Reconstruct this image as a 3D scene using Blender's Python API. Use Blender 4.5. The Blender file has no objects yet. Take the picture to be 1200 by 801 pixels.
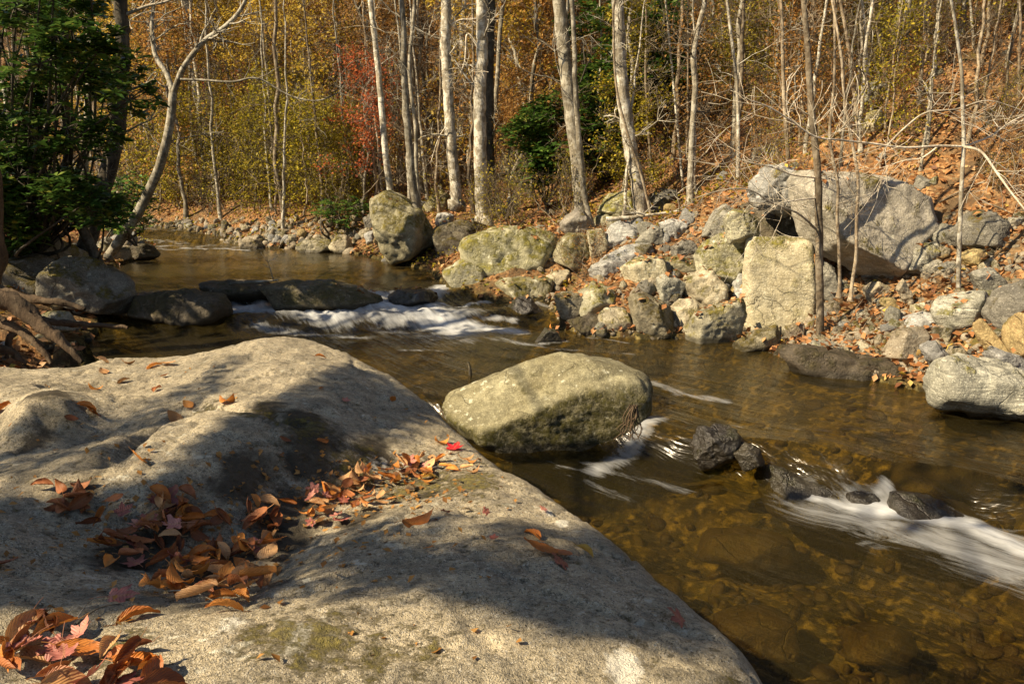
import bpy, math, random
import numpy as np
from mathutils import Vector, Matrix
R = math.radians
SC = bpy.context.scene
COL = SC.collection
# ------------------------------------------------------------------ camera, sky, sun, exposure
CAMZ, PITCH, FPX = 1.9, R(12.1), 933.3
cam_d = bpy.data.cameras.new('camera'); cam = bpy.data.objects.new('camera', cam_d); COL.objects.link(cam)
cam.location = (0, 0, CAMZ); cam.rotation_euler = (R(90) - PITCH, 0, 0)
cam_d.lens = 28; cam_d.sensor_width = 36; cam_d.clip_start = .05; cam_d.clip_end = 600
SC.camera = cam
SUN = Vector((-.78, -.34, .74)).normalized()
elev = math.asin(SUN.z); azim = math.atan2(SUN.x, SUN.y)
w = bpy.data.worlds.new('World'); SC.world = w; w.use_nodes = True
nt = w.node_tree; bg = nt.nodes['Background']; sky = nt.nodes.new('ShaderNodeTexSky')
sky.sky_type = 'NISHITA'; sky.sun_disc = False; sky.sun_elevation = elev; sky.sun_rotation = azim
nt.links.new(sky.outputs[0], bg.inputs[0]); bg.inputs[1].default_value = .05
sd = bpy.data.lights.new('sun', 'SUN'); sd.energy = 5.0; sd.angle = R(.53); sd.color = (1, .81, .55)
so = bpy.data.objects.new('sun', sd); COL.objects.link(so)
so.rotation_euler = (-SUN).to_track_quat('-Z', 'Y').to_euler(); so.location = SUN * 40
SC.view_settings.view_transform = 'Standard'; SC.view_settings.look = 'None'
SC.view_settings.gamma = 1; SC.view_settings.exposure = 1.12
cy = SC.cycles
cy.max_bounces = 7; cy.diffuse_bounces = 3; cy.glossy_bounces = 3; cy.transmission_bounces = 3
cy.transparent_max_bounces = 12; cy.use_denoising = True; cy.caustics_reflective = False; cy.caustics_refractive = False
try: cy.denoiser = 'OPENIMAGEDENOISE'
except Exception: pass
# ------------------------------------------------------------------ numpy helpers
rng = np.random.default_rng(7); random.seed(7)
_P = np.random.default_rng(3).permutation(256); _P = np.concatenate([_P, _P, _P])
_G = np.random.default_rng(4).normal(size=(256, 3)); _G /= np.linalg.norm(_G, axis=1)[:, None]
def perlin(p):
    p = np.asarray(p, float); i = np.floor(p).astype(int); f = p - i; i &= 255
    u = f * f * f * (f * (f * 6 - 15) + 10); r = 0
    for a in (0, 1):
        for b in (0, 1):
            for c in (0, 1):
                h = _P[_P[_P[(i[..., 0] + a) & 255] + ((i[..., 1] + b) & 255)] + ((i[..., 2] + c) & 255)]
                g = _G[h]; d = g[..., 0] * (f[..., 0] - a) + g[..., 1] * (f[..., 1] - b) + g[..., 2] * (f[..., 2] - c)
                wx = u[..., 0] if a else 1 - u[..., 0]; wy = u[..., 1] if b else 1 - u[..., 1]; wz = u[..., 2] if c else 1 - u[..., 2]
                r = r + wx * wy * wz * d
    return r
def fbm(p, o=4, g=.5):
    p = np.asarray(p, float); r = 0; a = 1
    for k in range(o): r = r + a * perlin(p * 2 ** k + 17.3 * k); a *= g
    return r
def n2(x, y, s=1., o=4, z=0.): return fbm(np.stack([x * s, y * s, np.full_like(np.asarray(x, float), z)], -1), o)
def sst(a, b, x): t = np.clip((x - a) / (b - a), 0, 1); return t * t * (3 - 2 * t)
def ray(px, py):
    a, b = (px - 600) / FPX, (400.5 - py) / FPX
    return np.array([a, math.cos(PITCH) + b * math.sin(PITCH), -math.sin(PITCH) + b * math.cos(PITCH)])
def Pz(px, py, z=0.): r = ray(px, py); t = (z - CAMZ) / r[2]; return np.array([r[0] * t, r[1] * t, z])
def Py(px, py, Y): r = ray(px, py); t = Y / r[1]; return np.array([r[0] * t, Y, CAMZ + r[2] * t])
def segdist(x, y, pl):
    """distance to polyline, arc length and signed side at the nearest point"""
    best = np.full(x.shape, 1e9); sd_ = np.zeros(x.shape); s_ = np.zeros(x.shape); s0 = 0
    for (a, b) in zip(pl[:-1], pl[1:]):
        dx, dy = b[0] - a[0], b[1] - a[1]; L = math.hypot(dx, dy)
        t = np.clip(((x - a[0]) * dx + (y - a[1]) * dy) / L ** 2, 0, 1)
        ex, ey = x - a[0] - t * dx, y - a[1] - t * dy; d = np.hypot(ex, ey)
        m = d < best; best = np.where(m, d, best); s_ = np.where(m, s0 + t * L, s_)
        sd_ = np.where(m, np.sign(dx * ey - dy * ex) * d, sd_); s0 += L
    return best, s_, sd_
def inpoly(x, y, pl):
    r = np.zeros(x.shape, bool); n = len(pl)
    for i in range(n):
        (x1, y1), (x2, y2) = pl[i][:2], pl[(i + 1) % n][:2]
        if y1 == y2: continue
        c = ((y1 > y) != (y2 > y)) & (x < (x2 - x1) * (y - y1) / (y2 - y1) + x1); r ^= c
    return r
# ------------------------------------------------------------------ the lie of the land
RB = [Pz(*p)[:2] for p in [(1900, 640, 0), (1400, 545, 0), (1210, 490, 0), (1105, 464, 0), (1010, 442, 0), (930, 424, 0), (870, 404, 0), (800, 398, 0),
      (700, 396, 0), (655, 384, 0), (645, 356, .1), (585, 350, .2), (525, 338, .25), (500, 318, .25), (440, 304, .25), (385, 294, .25),
      (300, 291, .27), (285, 284, .35), (258, 273, .45), (200, 266, .5), (160, 263, .5)]] + [(-14., 23.), (-24., 26.)]
LB = [(-24., 23.), (-14., 20.8)] + [Pz(*p)[:2] for p in [(150, 268, .45), (150, 278, .4), (182, 291, .27), (160, 306, .25), (112, 322, .25), (120, 350, .2), (130, 372, .05), (90, 412, 0)]] + \
     [(-3.9, 7.4), (-3.2, 6.0), (-2.2, 4.2), (-.8, 2.6), (-.2, .5), (.2, -3.), (9., -3.)]
CH = [tuple(p) for p in RB] + [tuple(p) for p in LB]
CL = [(-24., 24.5), (-13., 22.), (-8.8, 20.), (-6.0, 17.5), (-4.0, 14.), (-1.8, 11.), (-.2, 8.2), (1.6, 6.0), (3.6, 4.0), (6.5, 1.5), (9., -1.)]
C2 = [Pz(*p)[:2] for p in [(300, 440, 0), (420, 452, 0), (560, 470, 0), (740, 498, -.05), (835, 520, -.05), (925, 532, -.05), (1000, 546, -.05), (1070, 552, -.05), (1150, 562, -.05), (1300, 612, -.05)]]
C2 = [tuple(p) for p in C2] + [(4.6, 2.6), (6., 1.)]
C1 = [(-7., 10.9), (-4.6, 10.7), (-2.9, 10.75), (-1.6, 11.0), (.4, 11.2), (2., 11.)]
def water(x, y):
    _, s, e = segdist(x, y, C2)                       # right of travel (negative) = downstream side
    w = -.22 * sst(-.04, .26, -e + .03 * n2(x, y, 3., 2))
    c1 = np.interp(x, [p[0] for p in C1], [p[1] for p in C1]) + .25 * n2(x, y, .9, 2, 5.)
    w = w + .14 * sst(-1.5, -.9, y - c1) + .13 * sst(-.25, .25, y - c1)
    w = w + .2 * sst(17.6, 21., y + .3 * n2(x, y, 1., 2, 2.)) + .25 * sst(24, 34, y)
    return w
PITS = [(Py(1010, 320, 8.9)[0], 8.75, .32, .85), (Py(905, 275, 9.2)[0], 9.3, .3, .5)]
def land(x, y):
    x = np.asarray(x, float); y = np.asarray(y, float)
    ins = inpoly(x, y, CH); d, _, _ = segdist(x, y, CH + [CH[0]]); dr, _, _ = segdist(x, y, [tuple(p) for p in RB]); dl, _, _ = segdist(x, y, [tuple(p) for p in LB])
    W = water(x, y)
    d = np.maximum(d + .25 * n2(x, y, .8, 3, 9.) * np.minimum(1, d), 0)
    bed = -.06 - .50 * sst(0, 1.2, d) + .12 * n2(x, y, 1.7, 3)
    right = dr < dl
    k = sst(6.5, 9.5, y) * 0 + 1
    hill = .66 * (x + .9 * (np.minimum(y, 11) - 9) + .2 * np.maximum(y - 11, 0) - 4.15); hill = np.log1p(np.exp(np.clip(hill * 2.2, -20, 20))) / 2.2 * np.where(hill * 2.2 > 20, 0, 1) + np.where(hill * 2.2 > 20, hill, 0)
    hill = np.where(right, np.minimum(hill, 16 + .1 * hill), 0) * sst(.2, 2.2, d)
    bankr = .05 + .50 * sst(0, 1.3, d) + .06 * np.minimum(d, 8) + hill
    bankl = .06 + .35 * sst(0, 1., d) + .04 * np.minimum(d, 10) + .35 * np.maximum(0, -x - 11 - .2 * y)
    far = .42 * np.maximum(0, y - 34 + .3 * x)
    b = np.where(right, bankr, bankl) + np.minimum(far, 26)
    b = b + (.14 * n2(x, y, .55, 4, 4.) + .05 * n2(x, y, 2.5, 3, 1.)) * np.minimum(1, .2 + d)
    for (qx, qy, dp, rr) in PITS: b = b - dp * np.exp(-(((x - qx) ** 2 + (y - qy) ** 2) / rr ** 2))
    return W + np.where(ins, bed, b)
_LX = np.arange(-14, 16.01, .07); _LY = np.arange(0, 27.01, .07); _LG = None
def land_fast(x, y):
    global _LG
    if _LG is None: gx, gy = np.meshgrid(_LX, _LY, indexing='ij'); _LG = (land(gx, gy), water(gx, gy))
    i = np.clip((x + 14) / .07, 0, len(_LX) - 1.01); j = np.clip(y / .07, 0, len(_LY) - 1.01); a = i.astype(int); b = j.astype(int); u, v = i - a, j - b
    return [G[a, b] * (1 - u) * (1 - v) + G[a + 1, b] * u * (1 - v) + G[a, b + 1] * (1 - u) * v + G[a + 1, b + 1] * u * v for G in _LG]
def lland(x, y): return land_fast(x, y)[0]
def lground(x, y): a, b = land_fast(x, y); return np.maximum(a, b - .03)
def hit(px, py, f=None, ymin=1.2, ymax=26.):
    f = {None: lground, land: lland}.get(f, f)
    r = ray(px, py); ys = np.geomspace(ymin, ymax, 500); t = ys / r[1]
    X, Z = r[0] * t, CAMZ + r[2] * t
    g = (f or ground)(X, ys); k = np.nonzero(g >= Z)[0]
    i = k[0] if len(k) else len(ys) - 1
    return np.array([X[i], ys[i], Z[i]])
def ground(x, y): return np.maximum(land(x, y), water(x, y) - .03)
# ------------------------------------------------------------------ object helpers
def tag(o, label=None, cat=None, group=None, kind=None):
    for k, v in (('label', label), ('category', cat), ('group', group), ('kind', kind)):
        if v: o[k] = v
    return o
def obj(name, V, F, mat, parent=None, smooth=True, attrs=None, corner=None):
    """one mesh object from numpy arrays; F is an (n,3|4) array or a list of arrays"""
    me = bpy.data.meshes.new(name); Fs = F if isinstance(F, list) else [F]; Fs = [np.asarray(f) for f in Fs if len(f)]
    me.vertices.add(len(V)); me.vertices.foreach_set('co', np.asarray(V, np.float32).ravel())
    li = np.concatenate([f.ravel() for f in Fs]); lt = np.concatenate([np.full(len(f), f.shape[1]) for f in Fs])
    me.loops.add(len(li)); me.loops.foreach_set('vertex_index', li.astype(np.int32))
    me.polygons.add(len(lt)); ls = np.concatenate([[0], np.cumsum(lt)[:-1]])
    me.polygons.foreach_set('loop_start', ls.astype(np.int32)); me.polygons.foreach_set('loop_total', lt.astype(np.int32))
    me.update(calc_edges=True); me.validate()
    if smooth: me.polygons.foreach_set('use_smooth', np.ones(len(me.polygons), bool))
    for k, v in (attrs or {}).items():
        v = np.asarray(v, np.float32)
        if v.ndim == 1: a = me.attributes.new(k, 'FLOAT', 'POINT'); a.data.foreach_set('value', v)
        else: a = me.attributes.new(k, 'FLOAT_VECTOR', 'POINT'); a.data.foreach_set('vector', v.ravel())
    if mat: me.materials.append(mat)
    o = bpy.data.objects.new(name, me); COL.objects.link(o)
    if parent: o.parent = parent
    return o
def empty(name, loc=(0, 0, 0)):
    o = bpy.data.objects.new(name, None); COL.objects.link(o); o.location = loc; o.empty_display_size = .1; return o
def grid_faces(nr, nc, wrap=False):
    i, j = np.meshgrid(np.arange(nr - 1), np.arange(nc if wrap else nc - 1), indexing='ij')
    a = i * nc + j; b = i * nc + (j + 1) % nc
    return np.stack([a, b, b + nc, a + nc], -1).reshape(-1, 4)
# ------------------------------------------------------------------ material helpers
class N:
    def __init__(s, name):
        s.m = bpy.data.materials.new(name); s.m.use_nodes = True; s.t = s.m.node_tree; s.t.nodes.clear()
        s.out = s.t.nodes.new('ShaderNodeOutputMaterial'); s._co = None
    def n(s, ty, **k):
        o = s.t.nodes.new('ShaderNode' + ty)
        for a, b in k.items(): setattr(o, a, b)
        return o
    def l(s, a, b): s.t.links.new(a, b)
    def set(s, node, i, v):
        if hasattr(v, 'is_output'): s.l(v, node.inputs[i])
        else: node.inputs[i].default_value = v
    def co(s):
        if s._co is None: s._co = s.n('TexCoord').outputs['Object']
        return s._co
    def rand(s): return s.n('ObjectInfo').outputs['Random']
    def map(s, scale=(1, 1, 1), rot=(0, 0, 0), src=None):
        m = s.n('Mapping'); m.inputs['Scale'].default_value = scale; m.inputs['Rotation'].default_value = rot; s.l(src or s.co(), m.inputs[0])
        a = s.n('VectorMath', operation='ADD'); s.l(m.outputs[0], a.inputs[0])
        c = s.n('VectorMath', operation='SCALE'); c.inputs[0].default_value = (37, 19, 53); s.l(s.rand(), c.inputs['Scale']); s.l(c.outputs[0], a.inputs[1])
        return a.outputs[0]
    def noise(s, scale, detail=4, rough=.55, vec=None, dist=0):
        k = s.n('TexNoise'); k.inputs['Scale'].default_value = scale; k.inputs['Detail'].default_value = detail
        k.inputs['Roughness'].default_value = rough; k.inputs['Distortion'].default_value = dist; s.l(vec or s.co(), k.inputs['Vector']); return k.outputs['Fac']
    def vor(s, scale, vec=None, feat='F1', out='Distance'):
        k = s.n('TexVoronoi', feature=feat); k.inputs['Scale'].default_value = scale; s.l(vec or s.co(), k.inputs['Vector']); return k.outputs[out]
    def attr(s, name, out='Fac'): return s.n('Attribute', attribute_name=name).outputs[out]
    def ramp(s, f, stops, interp='LINEAR'):
        k = s.n('ValToRGB'); e = k.color_ramp; e.interpolation = interp
        while len(e.elements) < len(stops): e.elements.new(.5)
        for q, (p, c) in zip(e.elements, stops):
            q.position = p; q.color = (c, c, c, 1) if isinstance(c, (int, float)) else (*c, 1)
        s.l(f, k.inputs[0]); return k.outputs[0]
    def mix(s, f, a, b, mode='MIX'):
        k = s.n('Mix', data_type='RGBA', blend_type=mode)
        s.set(k, 0, f)
        for i, v in ((6, a), (7, b)):
            s.set(k, i, (*v, 1) if isinstance(v, tuple) and len(v) == 3 else v)
        return k.outputs[2]
    def math(s, op, a, b=0., c=None):
        k = s.n('Math', operation=op); s.set(k, 0, a); s.set(k, 1, b)
        if c is not None: s.set(k, 2, c)
        return k.outputs[0]
    def bump(s, h, dist, strength=1., nrm=None):
        k = s.n('Bump'); k.inputs['Strength'].default_value = strength; k.inputs['Distance'].default_value = dist; s.l(h, k.inputs['Height'])
        if nrm: s.l(nrm, k.inputs['Normal'])
        return k.outputs[0]
    def pbsdf(s, col, rough=.8, nrm=None, spec=.3):
        k = s.n('BsdfPrincipled'); s.set(k, 'Base Color', (*col, 1) if isinstance(col, tuple) else col); s.set(k, 'Roughness', rough)
        s.set(k, 'Specular IOR Level', spec)
        if nrm: s.l(nrm, k.inputs['Normal'])
        return k
    def done(s, sh): s.l(sh.outputs[0] if hasattr(sh, 'outputs') else sh, s.out.inputs[0]); return s.m
def up_mask(M, lo, hi):
    g = M.n('NewGeometry'); x = M.n('SeparateXYZ'); M.l(g.outputs['Normal'], x.inputs[0]); return M.ramp(x.outputs[2], [(lo, 0.), (hi, 1.)])
def rock_mat(name, c1, c2, c3, moss=.3, lichen=.2, wet=0., band=0., mossc=((.04, .036, .008), (.20, .165, .03)), scale=1., litter=0.):
    M = N(name); v = M.map((scale,) * 3)
    big = M.noise(2.2, 5, .6, v); mid = M.noise(9, 6, .65, v); fine = M.noise(70, 3, .7, v); grit = M.noise(220, 2, .6, v)
    col = M.mix(M.ramp(big, [(.32, 0.), (.66, 1.)]), c1, c2)
    col = M.mix(M.ramp(mid, [(.40, 0.), (.68, .8)]), col, c3)
    if band:
        bv = M.map((1.2, 1.5, 9), (.5, .35, 0)); bn = M.noise(1.6, 5, .65, bv, 1.5)
        col = M.mix(M.math('MULTIPLY', M.ramp(bn, [(.42, 0.), (.5, 1.), (.56, .1), (.62, .7), (.7, 0.)]), band), col, tuple(x * .28 for x in c1))
        col = M.mix(M.math('MULTIPLY', M.ramp(bn, [(.3, 1.), (.4, 0.)]), band * .8), col, tuple(min(.7, x * 1.7) for x in c2))
    col = M.mix(M.math('MULTIPLY', M.ramp(M.noise(3.6, 7, .75, v), [(.46, 0.), (.62, 1.)]), .62), col, tuple(x * .30 for x in c2))
    col = M.mix(M.ramp(fine, [(.3, .55), (.5, 0.), (.75, 0.)]), col, tuple(x * .35 for x in c1))
    col = M.mix(M.ramp(fine, [(.58, 0.), (.74, .7)]), col, tuple(min(.75, x * 2.) for x in c2))
    # cracks and weathering
    cv = M.n('VectorMath', operation='ADD'); M.l(v, cv.inputs[0]); cn = M.n('TexNoise'); cn.inputs['Scale'].default_value = 3.; cn.inputs['Detail'].default_value = 5; M.l(v, cn.inputs['Vector']); cs_ = M.n('VectorMath', operation='SCALE'); M.l(cn.outputs['Color'], cs_.inputs[0]); cs_.inputs['Scale'].default_value = .55; M.l(cs_.outputs[0], cv.inputs[1])
    cr = M.ramp(M.vor(1.9, cv.outputs[0], 'DISTANCE_TO_EDGE'), [(.0, 1.), (.022, 0.)]); cr = M.math('MULTIPLY', cr, M.ramp(M.noise(1.7, 2, .5, v), [(.45, 0.), (.55, 1.)]))
    col = M.mix(M.math('MULTIPLY', cr, .35), col, tuple(x * .25 for x in c1))
    if lichen:
        li = M.math('MULTIPLY', M.ramp(M.noise(13, 3, .5, v), [(.60, 0.), (.66, 1.)]), M.ramp(M.noise(3., 2, .5, v), [(.45, 0.), (.6, 1.)]))
        col = M.mix(M.math('MULTIPLY', li, lichen), col, (.55, .54, .42))
    bh = M.math('ADD', M.math('MULTIPLY', mid, 1.), M.math('MULTIPLY', fine, .28)); bh = M.math('ADD', bh, M.math('MULTIPLY', grit, .10))
    if band: bh = M.math('ADD', bh, M.math('MULTIPLY', bn, band))
    bh = M.math('SUBTRACT', bh, M.math('MULTIPLY', cr, .35))
    if moss:
        mm = M.ramp(M.noise(3.1, 6, .68, M.map((scale * 1., scale * 1., scale * .8))), [(.60 - moss * .32, 0.), (.68 - moss * .30, 1.)])
        mm = M.math('MULTIPLY', mm, M.math('SUBTRACT', 1., M.math('MULTIPLY', up_mask(M, .25, .8), .85)) if moss > .9 else up_mask(M, -.5, .3))
        mm = M.math('MULTIPLY', mm, M.ramp(M.noise(16, 5, .7, v), [(.36, .1), (.55, 1.)]))
        mc = M.mix(M.ramp(M.noise(7, 5, .75, v), [(.35, 0.), (.65, 1.)]), mossc[0], mossc[1])
        col = M.mix(mm, col, mc); bh = M.math('ADD', bh, M.math('MULTIPLY', mm, .7))
    h = M.n('HueSaturation'); M.l(col, h.inputs['Color']); M.l(M.math('ADD', M.math('MULTIPLY', M.rand(), .7), .68), h.inputs['Value']); M.l(M.math('ADD', M.math('MULTIPLY', M.rand(), .03), .485), h.inputs['Hue'])
    gp = M.n('NewGeometry'); gz = M.n('SeparateXYZ'); M.l(gp.outputs['Position'], gz.inputs[0]); wl = M.n('Attribute', attribute_type='OBJECT', attribute_name='wl')
    wz = M.math('ADD', M.math('SUBTRACT', gz.outputs[2], wl.outputs['Fac']), M.math('MULTIPLY', M.math('SUBTRACT', mid, .5), .10)); wb = M.ramp(wz, [(.045, 1.), (.075, 0.)])
    hc = M.mix(M.math('MULTIPLY', wb, .72), h.outputs[0], (.022, .018, .010)); rg_ = M.math('SUBTRACT', .85 - .6 * wet, M.math('MULTIPLY', wb, .5 if wet < .3 else 0.))
    b = M.pbsdf(hc, rg_, M.bump(bh, .03 / scale, .9), .3 + .3 * wet)
    return M.done(b)
GREY = rock_mat('grey_gneiss', (.25, .24, .195), (.39, .375, .305), (.12, .115, .09), .16, .3, 0, .6)
BLUE = rock_mat('pale_blue_gneiss', (.36, .36, .335), (.50, .495, .45), (.18, .185, .17), .1, .2, 0, .7)
TAN = rock_mat('tan_rock', (.36, .31, .21), (.50, .45, .32), (.22, .18, .11), .3, .4, 0, .25)
BED = rock_mat('creek_bed_stone', (.085, .062, .024), (.17, .115, .042), (.035, .03, .012), 0, 0, 0, 0)
OCH = rock_mat('ochre_rock', (.33, .24, .11), (.45, .34, .17), (.20, .13, .06), .2, .1)
MOSS = rock_mat('mossy_rock', (.30, .28, .18), (.42, .39, .26), (.17, .15, .09), .62, .8, 0, .15)
MOS2 = rock_mat('half_mossy_rock', (.30, .28, .20), (.44, .41, .29), (.15, .13, .085), .56, .6, 0, .3)
WET = rock_mat('wet_dark_rock', (.022, .018, .013), (.045, .038, .024), (.012, .010, .008), .25, .12, .9, .2, ((.02, .022, .006), (.06, .055, .015)))
WETB = rock_mat('wet_brown_rock', (.10, .085, .05), (.17, .14, .08), (.05, .04, .025), .5, .25, .4, .3, ((.025, .025, .006), (.09, .075, .02)))
LEFT = rock_mat('weathered_grey_rock', (.20, .19, .155), (.31, .29, .23), (.10, .095, .07), .35, .4, 0, .3)
BIG = rock_mat('lichen_grey_rock', (.37, .345, .27), (.54, .50, .40), (.19, .175, .13), .22, .5, 0, .15)
def bark_mat(name, c1, c2, c3, vs=3., lichen=.5):
    M = N(name); v = M.map((1, 1, .22)); r = M.map((1, 1, 1))
    f = M.noise(22, 5, .7, v); b = M.noise(vs, 4, .6, r); g = M.noise(9, 4, .65, r)
    col = M.mix(M.ramp(f, [(.35, 0.), (.65, 1.)]), c1, c2)
    col = M.mix(M.math('MULTIPLY', M.ramp(g, [(.47, 0.), (.55, 1.)]), lichen), col, c3)
    col = M.mix(M.ramp(b, [(.32, .75), (.52, 0.)]), col, tuple(x * .35 for x in c1))
    col = M.mix(M.ramp(M.noise(14, 3, .6, M.map((1, 1, 2.5))), [(.60, 0.), (.66, .6)]), col, tuple(x * .5 for x in c1))
    h = M.n('HueSaturation'); M.l(col, h.inputs['Color']); M.l(M.math('ADD', M.math('MULTIPLY', M.rand(), .6), .7), h.inputs['Value'])
    return M.done(M.pbsdf(h.outputs[0], .9, M.bump(M.math('ADD', f, M.math('MULTIPLY', g, .6)), .02, .9), .2))
B_PALE = bark_mat('pale_bark', (.23, .20, .145), (.40, .36, .27), (.62, .60, .51), 3, .85)
B_GREY = bark_mat('grey_bark', (.15, .13, .095), (.29, .26, .19), (.46, .44, .36), 3, .7)
B_DARK = bark_mat('dark_bark', (.05, .042, .032), (.11, .095, .07), (.20, .19, .15), 3, .35)
B_BARE = bark_mat('bare_pale_bark', (.42, .36, .26), (.62, .56, .44), (.68, .64, .54))
B_TWIG = bark_mat('twig_bark', (.15, .115, .075), (.28, .22, .145), (.44, .39, .29))
B_FAR = bark_mat('far_limb_bark', (.08, .06, .04), (.16, .125, .08), (.26, .22, .16))
B_ROOT = bark_mat('root_bark', (.07, .048, .03), (.13, .09, .055), (.15, .12, .08), 3, .3)
def leaf_mat(name, stops, tr=.35, rough=.6, bump=False, val=(.75, .5)):
    M = N(name); a = M.attr('lv')
    col = M.ramp(a, stops)
    if bump:   # fallen leaves: blotches and veins
        u = M.attr('luv', 'Vector'); x = M.n('SeparateXYZ'); M.l(u, x.inputs[0])
        vein = M.n('TexWave', wave_type='BANDS', bands_direction='X'); vein.inputs['Scale'].default_value = 3.2; vein.inputs['Distortion'].default_value = 0
        ax = M.math('ABSOLUTE', x.outputs[1]); cx = M.n('CombineXYZ'); M.l(M.math('SUBTRACT', x.outputs[0], M.math('MULTIPLY', ax, .8)), cx.inputs[0]); M.l(cx.outputs[0], vein.inputs[0])
        nz = M.noise(30, 4, .6, M.map()); col = M.ramp(M.math('ADD', M.math('MULTIPLY', nz, .8), M.math('MULTIPLY', M.rand(), .35)), stops)
        col = M.mix(M.ramp(M.noise(55, 3, .6, M.map()), [(.62, 0.), (.7, .65)]), col, (.09, .035, .012))
        col = M.mix(M.ramp(ax, [(.0, .35), (.03, 0.)]), col, (.45, .28, .1))
        nrm = M.bump(vein.outputs['Fac'], .0012, .7)
    else: nrm = None
    h = M.n('HueSaturation'); M.l(col, h.inputs['Color']); M.l(M.math('ADD', M.math('MULTIPLY', M.rand(), val[1]), val[0]), h.inputs['Value'])
    b = M.pbsdf(h.outputs[0], rough, nrm, .35); t = M.n('BsdfTranslucent'); M.l(h.outputs[0], t.inputs[0])
    if nrm: M.l(nrm, t.inputs['Normal'])
    k = M.n('MixShader'); k.inputs[0].default_value = tr; M.l(b.outputs[0], k.inputs[1]); M.l(t.outputs[0], k.inputs[2])
    return M.done(k)
L_YEL = leaf_mat('yellow_leaves', [(0, (.34, .24, .01)), (.5, (.54, .38, .05)), (1, (.66, .52, .12))], .5)
L_ORG = leaf_mat('orange_leaves', [(0, (.26, .11, .015)), (.5, (.42, .22, .06)), (1, (.58, .38, .12))], .5)
L_RED = leaf_mat('red_leaves', [(0, (.16, .035, .015)), (.5, (.42, .10, .035)), (1, (.55, .20, .05))], .45)
L_OLV = leaf_mat('olive_leaves', [(0, (.09, .09, .012)), (.5, (.30, .26, .02)), (1, (.58, .44, .04))], .5)
L_GRN = leaf_mat('evergreen_leaves', [(0, (.03, .065, .014)), (.6, (.08, .17, .03)), (.85, (.18, .27, .05)), (1, (.32, .33, .06))], .3, .3)
L_BRN = leaf_mat('brown_leaves', [(0, (.16, .07, .02)), (.5, (.40, .20, .05)), (1, (.55, .32, .10))], .45)
L_LIT = leaf_mat('litter_leaves', [(0, (.13, .05, .018)), (.35, (.28, .12, .04)), (.7, (.42, .21, .08)), (.9, (.50, .32, .15)), (1, (.5, .36, .06))], .12)
F_ORG = leaf_mat('fallen_orange_leaf', [(.2, (.26, .075, .012)), (.5, (.50, .17, .03)), (.8, (.62, .27, .06))], .2, .5, True)
F_TAN = leaf_mat('fallen_tan_leaf', [(.2, (.34, .16, .06)), (.5, (.50, .27, .11)), (.8, (.62, .38, .18))], .2, .5, True)
F_BRN = leaf_mat('fallen_brown_leaf', [(.2, (.12, .035, .012)), (.5, (.25, .08, .025)), (.8, (.36, .14, .05))], .15, .5, True)
F_MAR = leaf_mat('fallen_maroon_leaf', [(.2, (.22, .06, .045)), (.5, (.36, .12, .09)), (.8, (.46, .2, .15))], .15, .5, True)
F_RED = leaf_mat('fallen_red_leaf', [(.2, (.45, .015, .02)), (.8, (.68, .03, .04))], .25, .45, True)
F_YEL = leaf_mat('fallen_yellow_leaf', [(.2, (.50, .28, .03)), (.8, (.7, .48, .12))], .25, .45, True)
F_PAL = leaf_mat('fallen_pale_leaf', [(.2, (.5, .38, .2)), (.8, (.72, .6, .4))], .25, .45, True)
# ------------------------------------------------------------------ ground
def dens(a, b, n, power=1.): return np.geomspace(a, b, n)
ys = np.concatenate([np.linspace(-12, .3, 40)[:-1], np.geomspace(.9, 110, 520) - .6])
uu = np.linspace(-1, 1, 520)
YY, UU = np.meshgrid(ys, uu, indexing='ij'); half = np.maximum(9, 3.2 + np.abs(YY) * 1.15)
XX = np.sign(UU) * (np.abs(UU) * .62 + .38 * np.abs(UU) ** 3) * half
ZZ = land(XX, YY); WW = water(XX, YY); INS = inpoly(XX, YY, CH)
dch, _, _ = segdist(XX, YY, CH + [CH[0]])
wetv = np.where(INS, 1., np.clip(1 - dch / .35, 0, 1))
M = N('forest_floor'); v = M.map()
a = M.noise(3, 6, .7, v); b = M.noise(24, 5, .7, v); c = M.vor(34, v, 'F1', 'Color'); cs = M.n('SeparateColor'); M.l(c, cs.inputs[0])
leafy = M.ramp(cs.outputs[0], [(.05, (.07, .035, .015)), (.35, (.22, .10, .035)), (.6, (.34, .17, .06)), (.85, (.43, .26, .12)), (1., (.20, .15, .08))])
soil = M.mix(b, (.06, .04, .022), (.17, .115, .06))
col = M.mix(M.ramp(a, [(.38, 0.), (.58, .9)]), soil, leafy)
grn = M.ramp(M.noise(1.3, 5, .7, v), [(.58, 0.), (.66, .55)]); col = M.mix(grn, col, (.10, .10, .02))
bn = M.noise(1.5, 6, .62, v, .1); b2 = M.noise(5., 5, .6, v, .1)
bed = M.ramp(bn, [(.30, (.05, .048, .016)), (.42, (.15, .13, .035)), (.52, (.33, .25, .06)), (.62, (.17, .15, .045)), (.74, (.36, .21, .05))])
bed = M.mix(M.ramp(b2, [(.42, .85), (.58, 0.)]), bed, (.03, .026, .010)); bed = M.mix(M.ramp(M.noise(.9, 3, .5, v), [(.36, .7), (.56, 0.)]), bed, (.045, .04, .014))
bh_ = M.n('HueSaturation'); bh_.inputs['Value'].default_value = .30; bh_.inputs['Saturation'].default_value = .92; M.l(bed, bh_.inputs['Color']); bed = bh_.outputs[0]
bed = M.mix(M.ramp(M.noise(14, 4, .6, v), [(.5, 0.), (.72, .5)]), bed, (.42, .33, .12))
col = M.mix(M.attr('wet'), col, bed)
G_MAT = M.done(M.pbsdf(col, .9, M.bump(M.math('ADD', b, cs.outputs[0]), .03, .8), .15))
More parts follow.
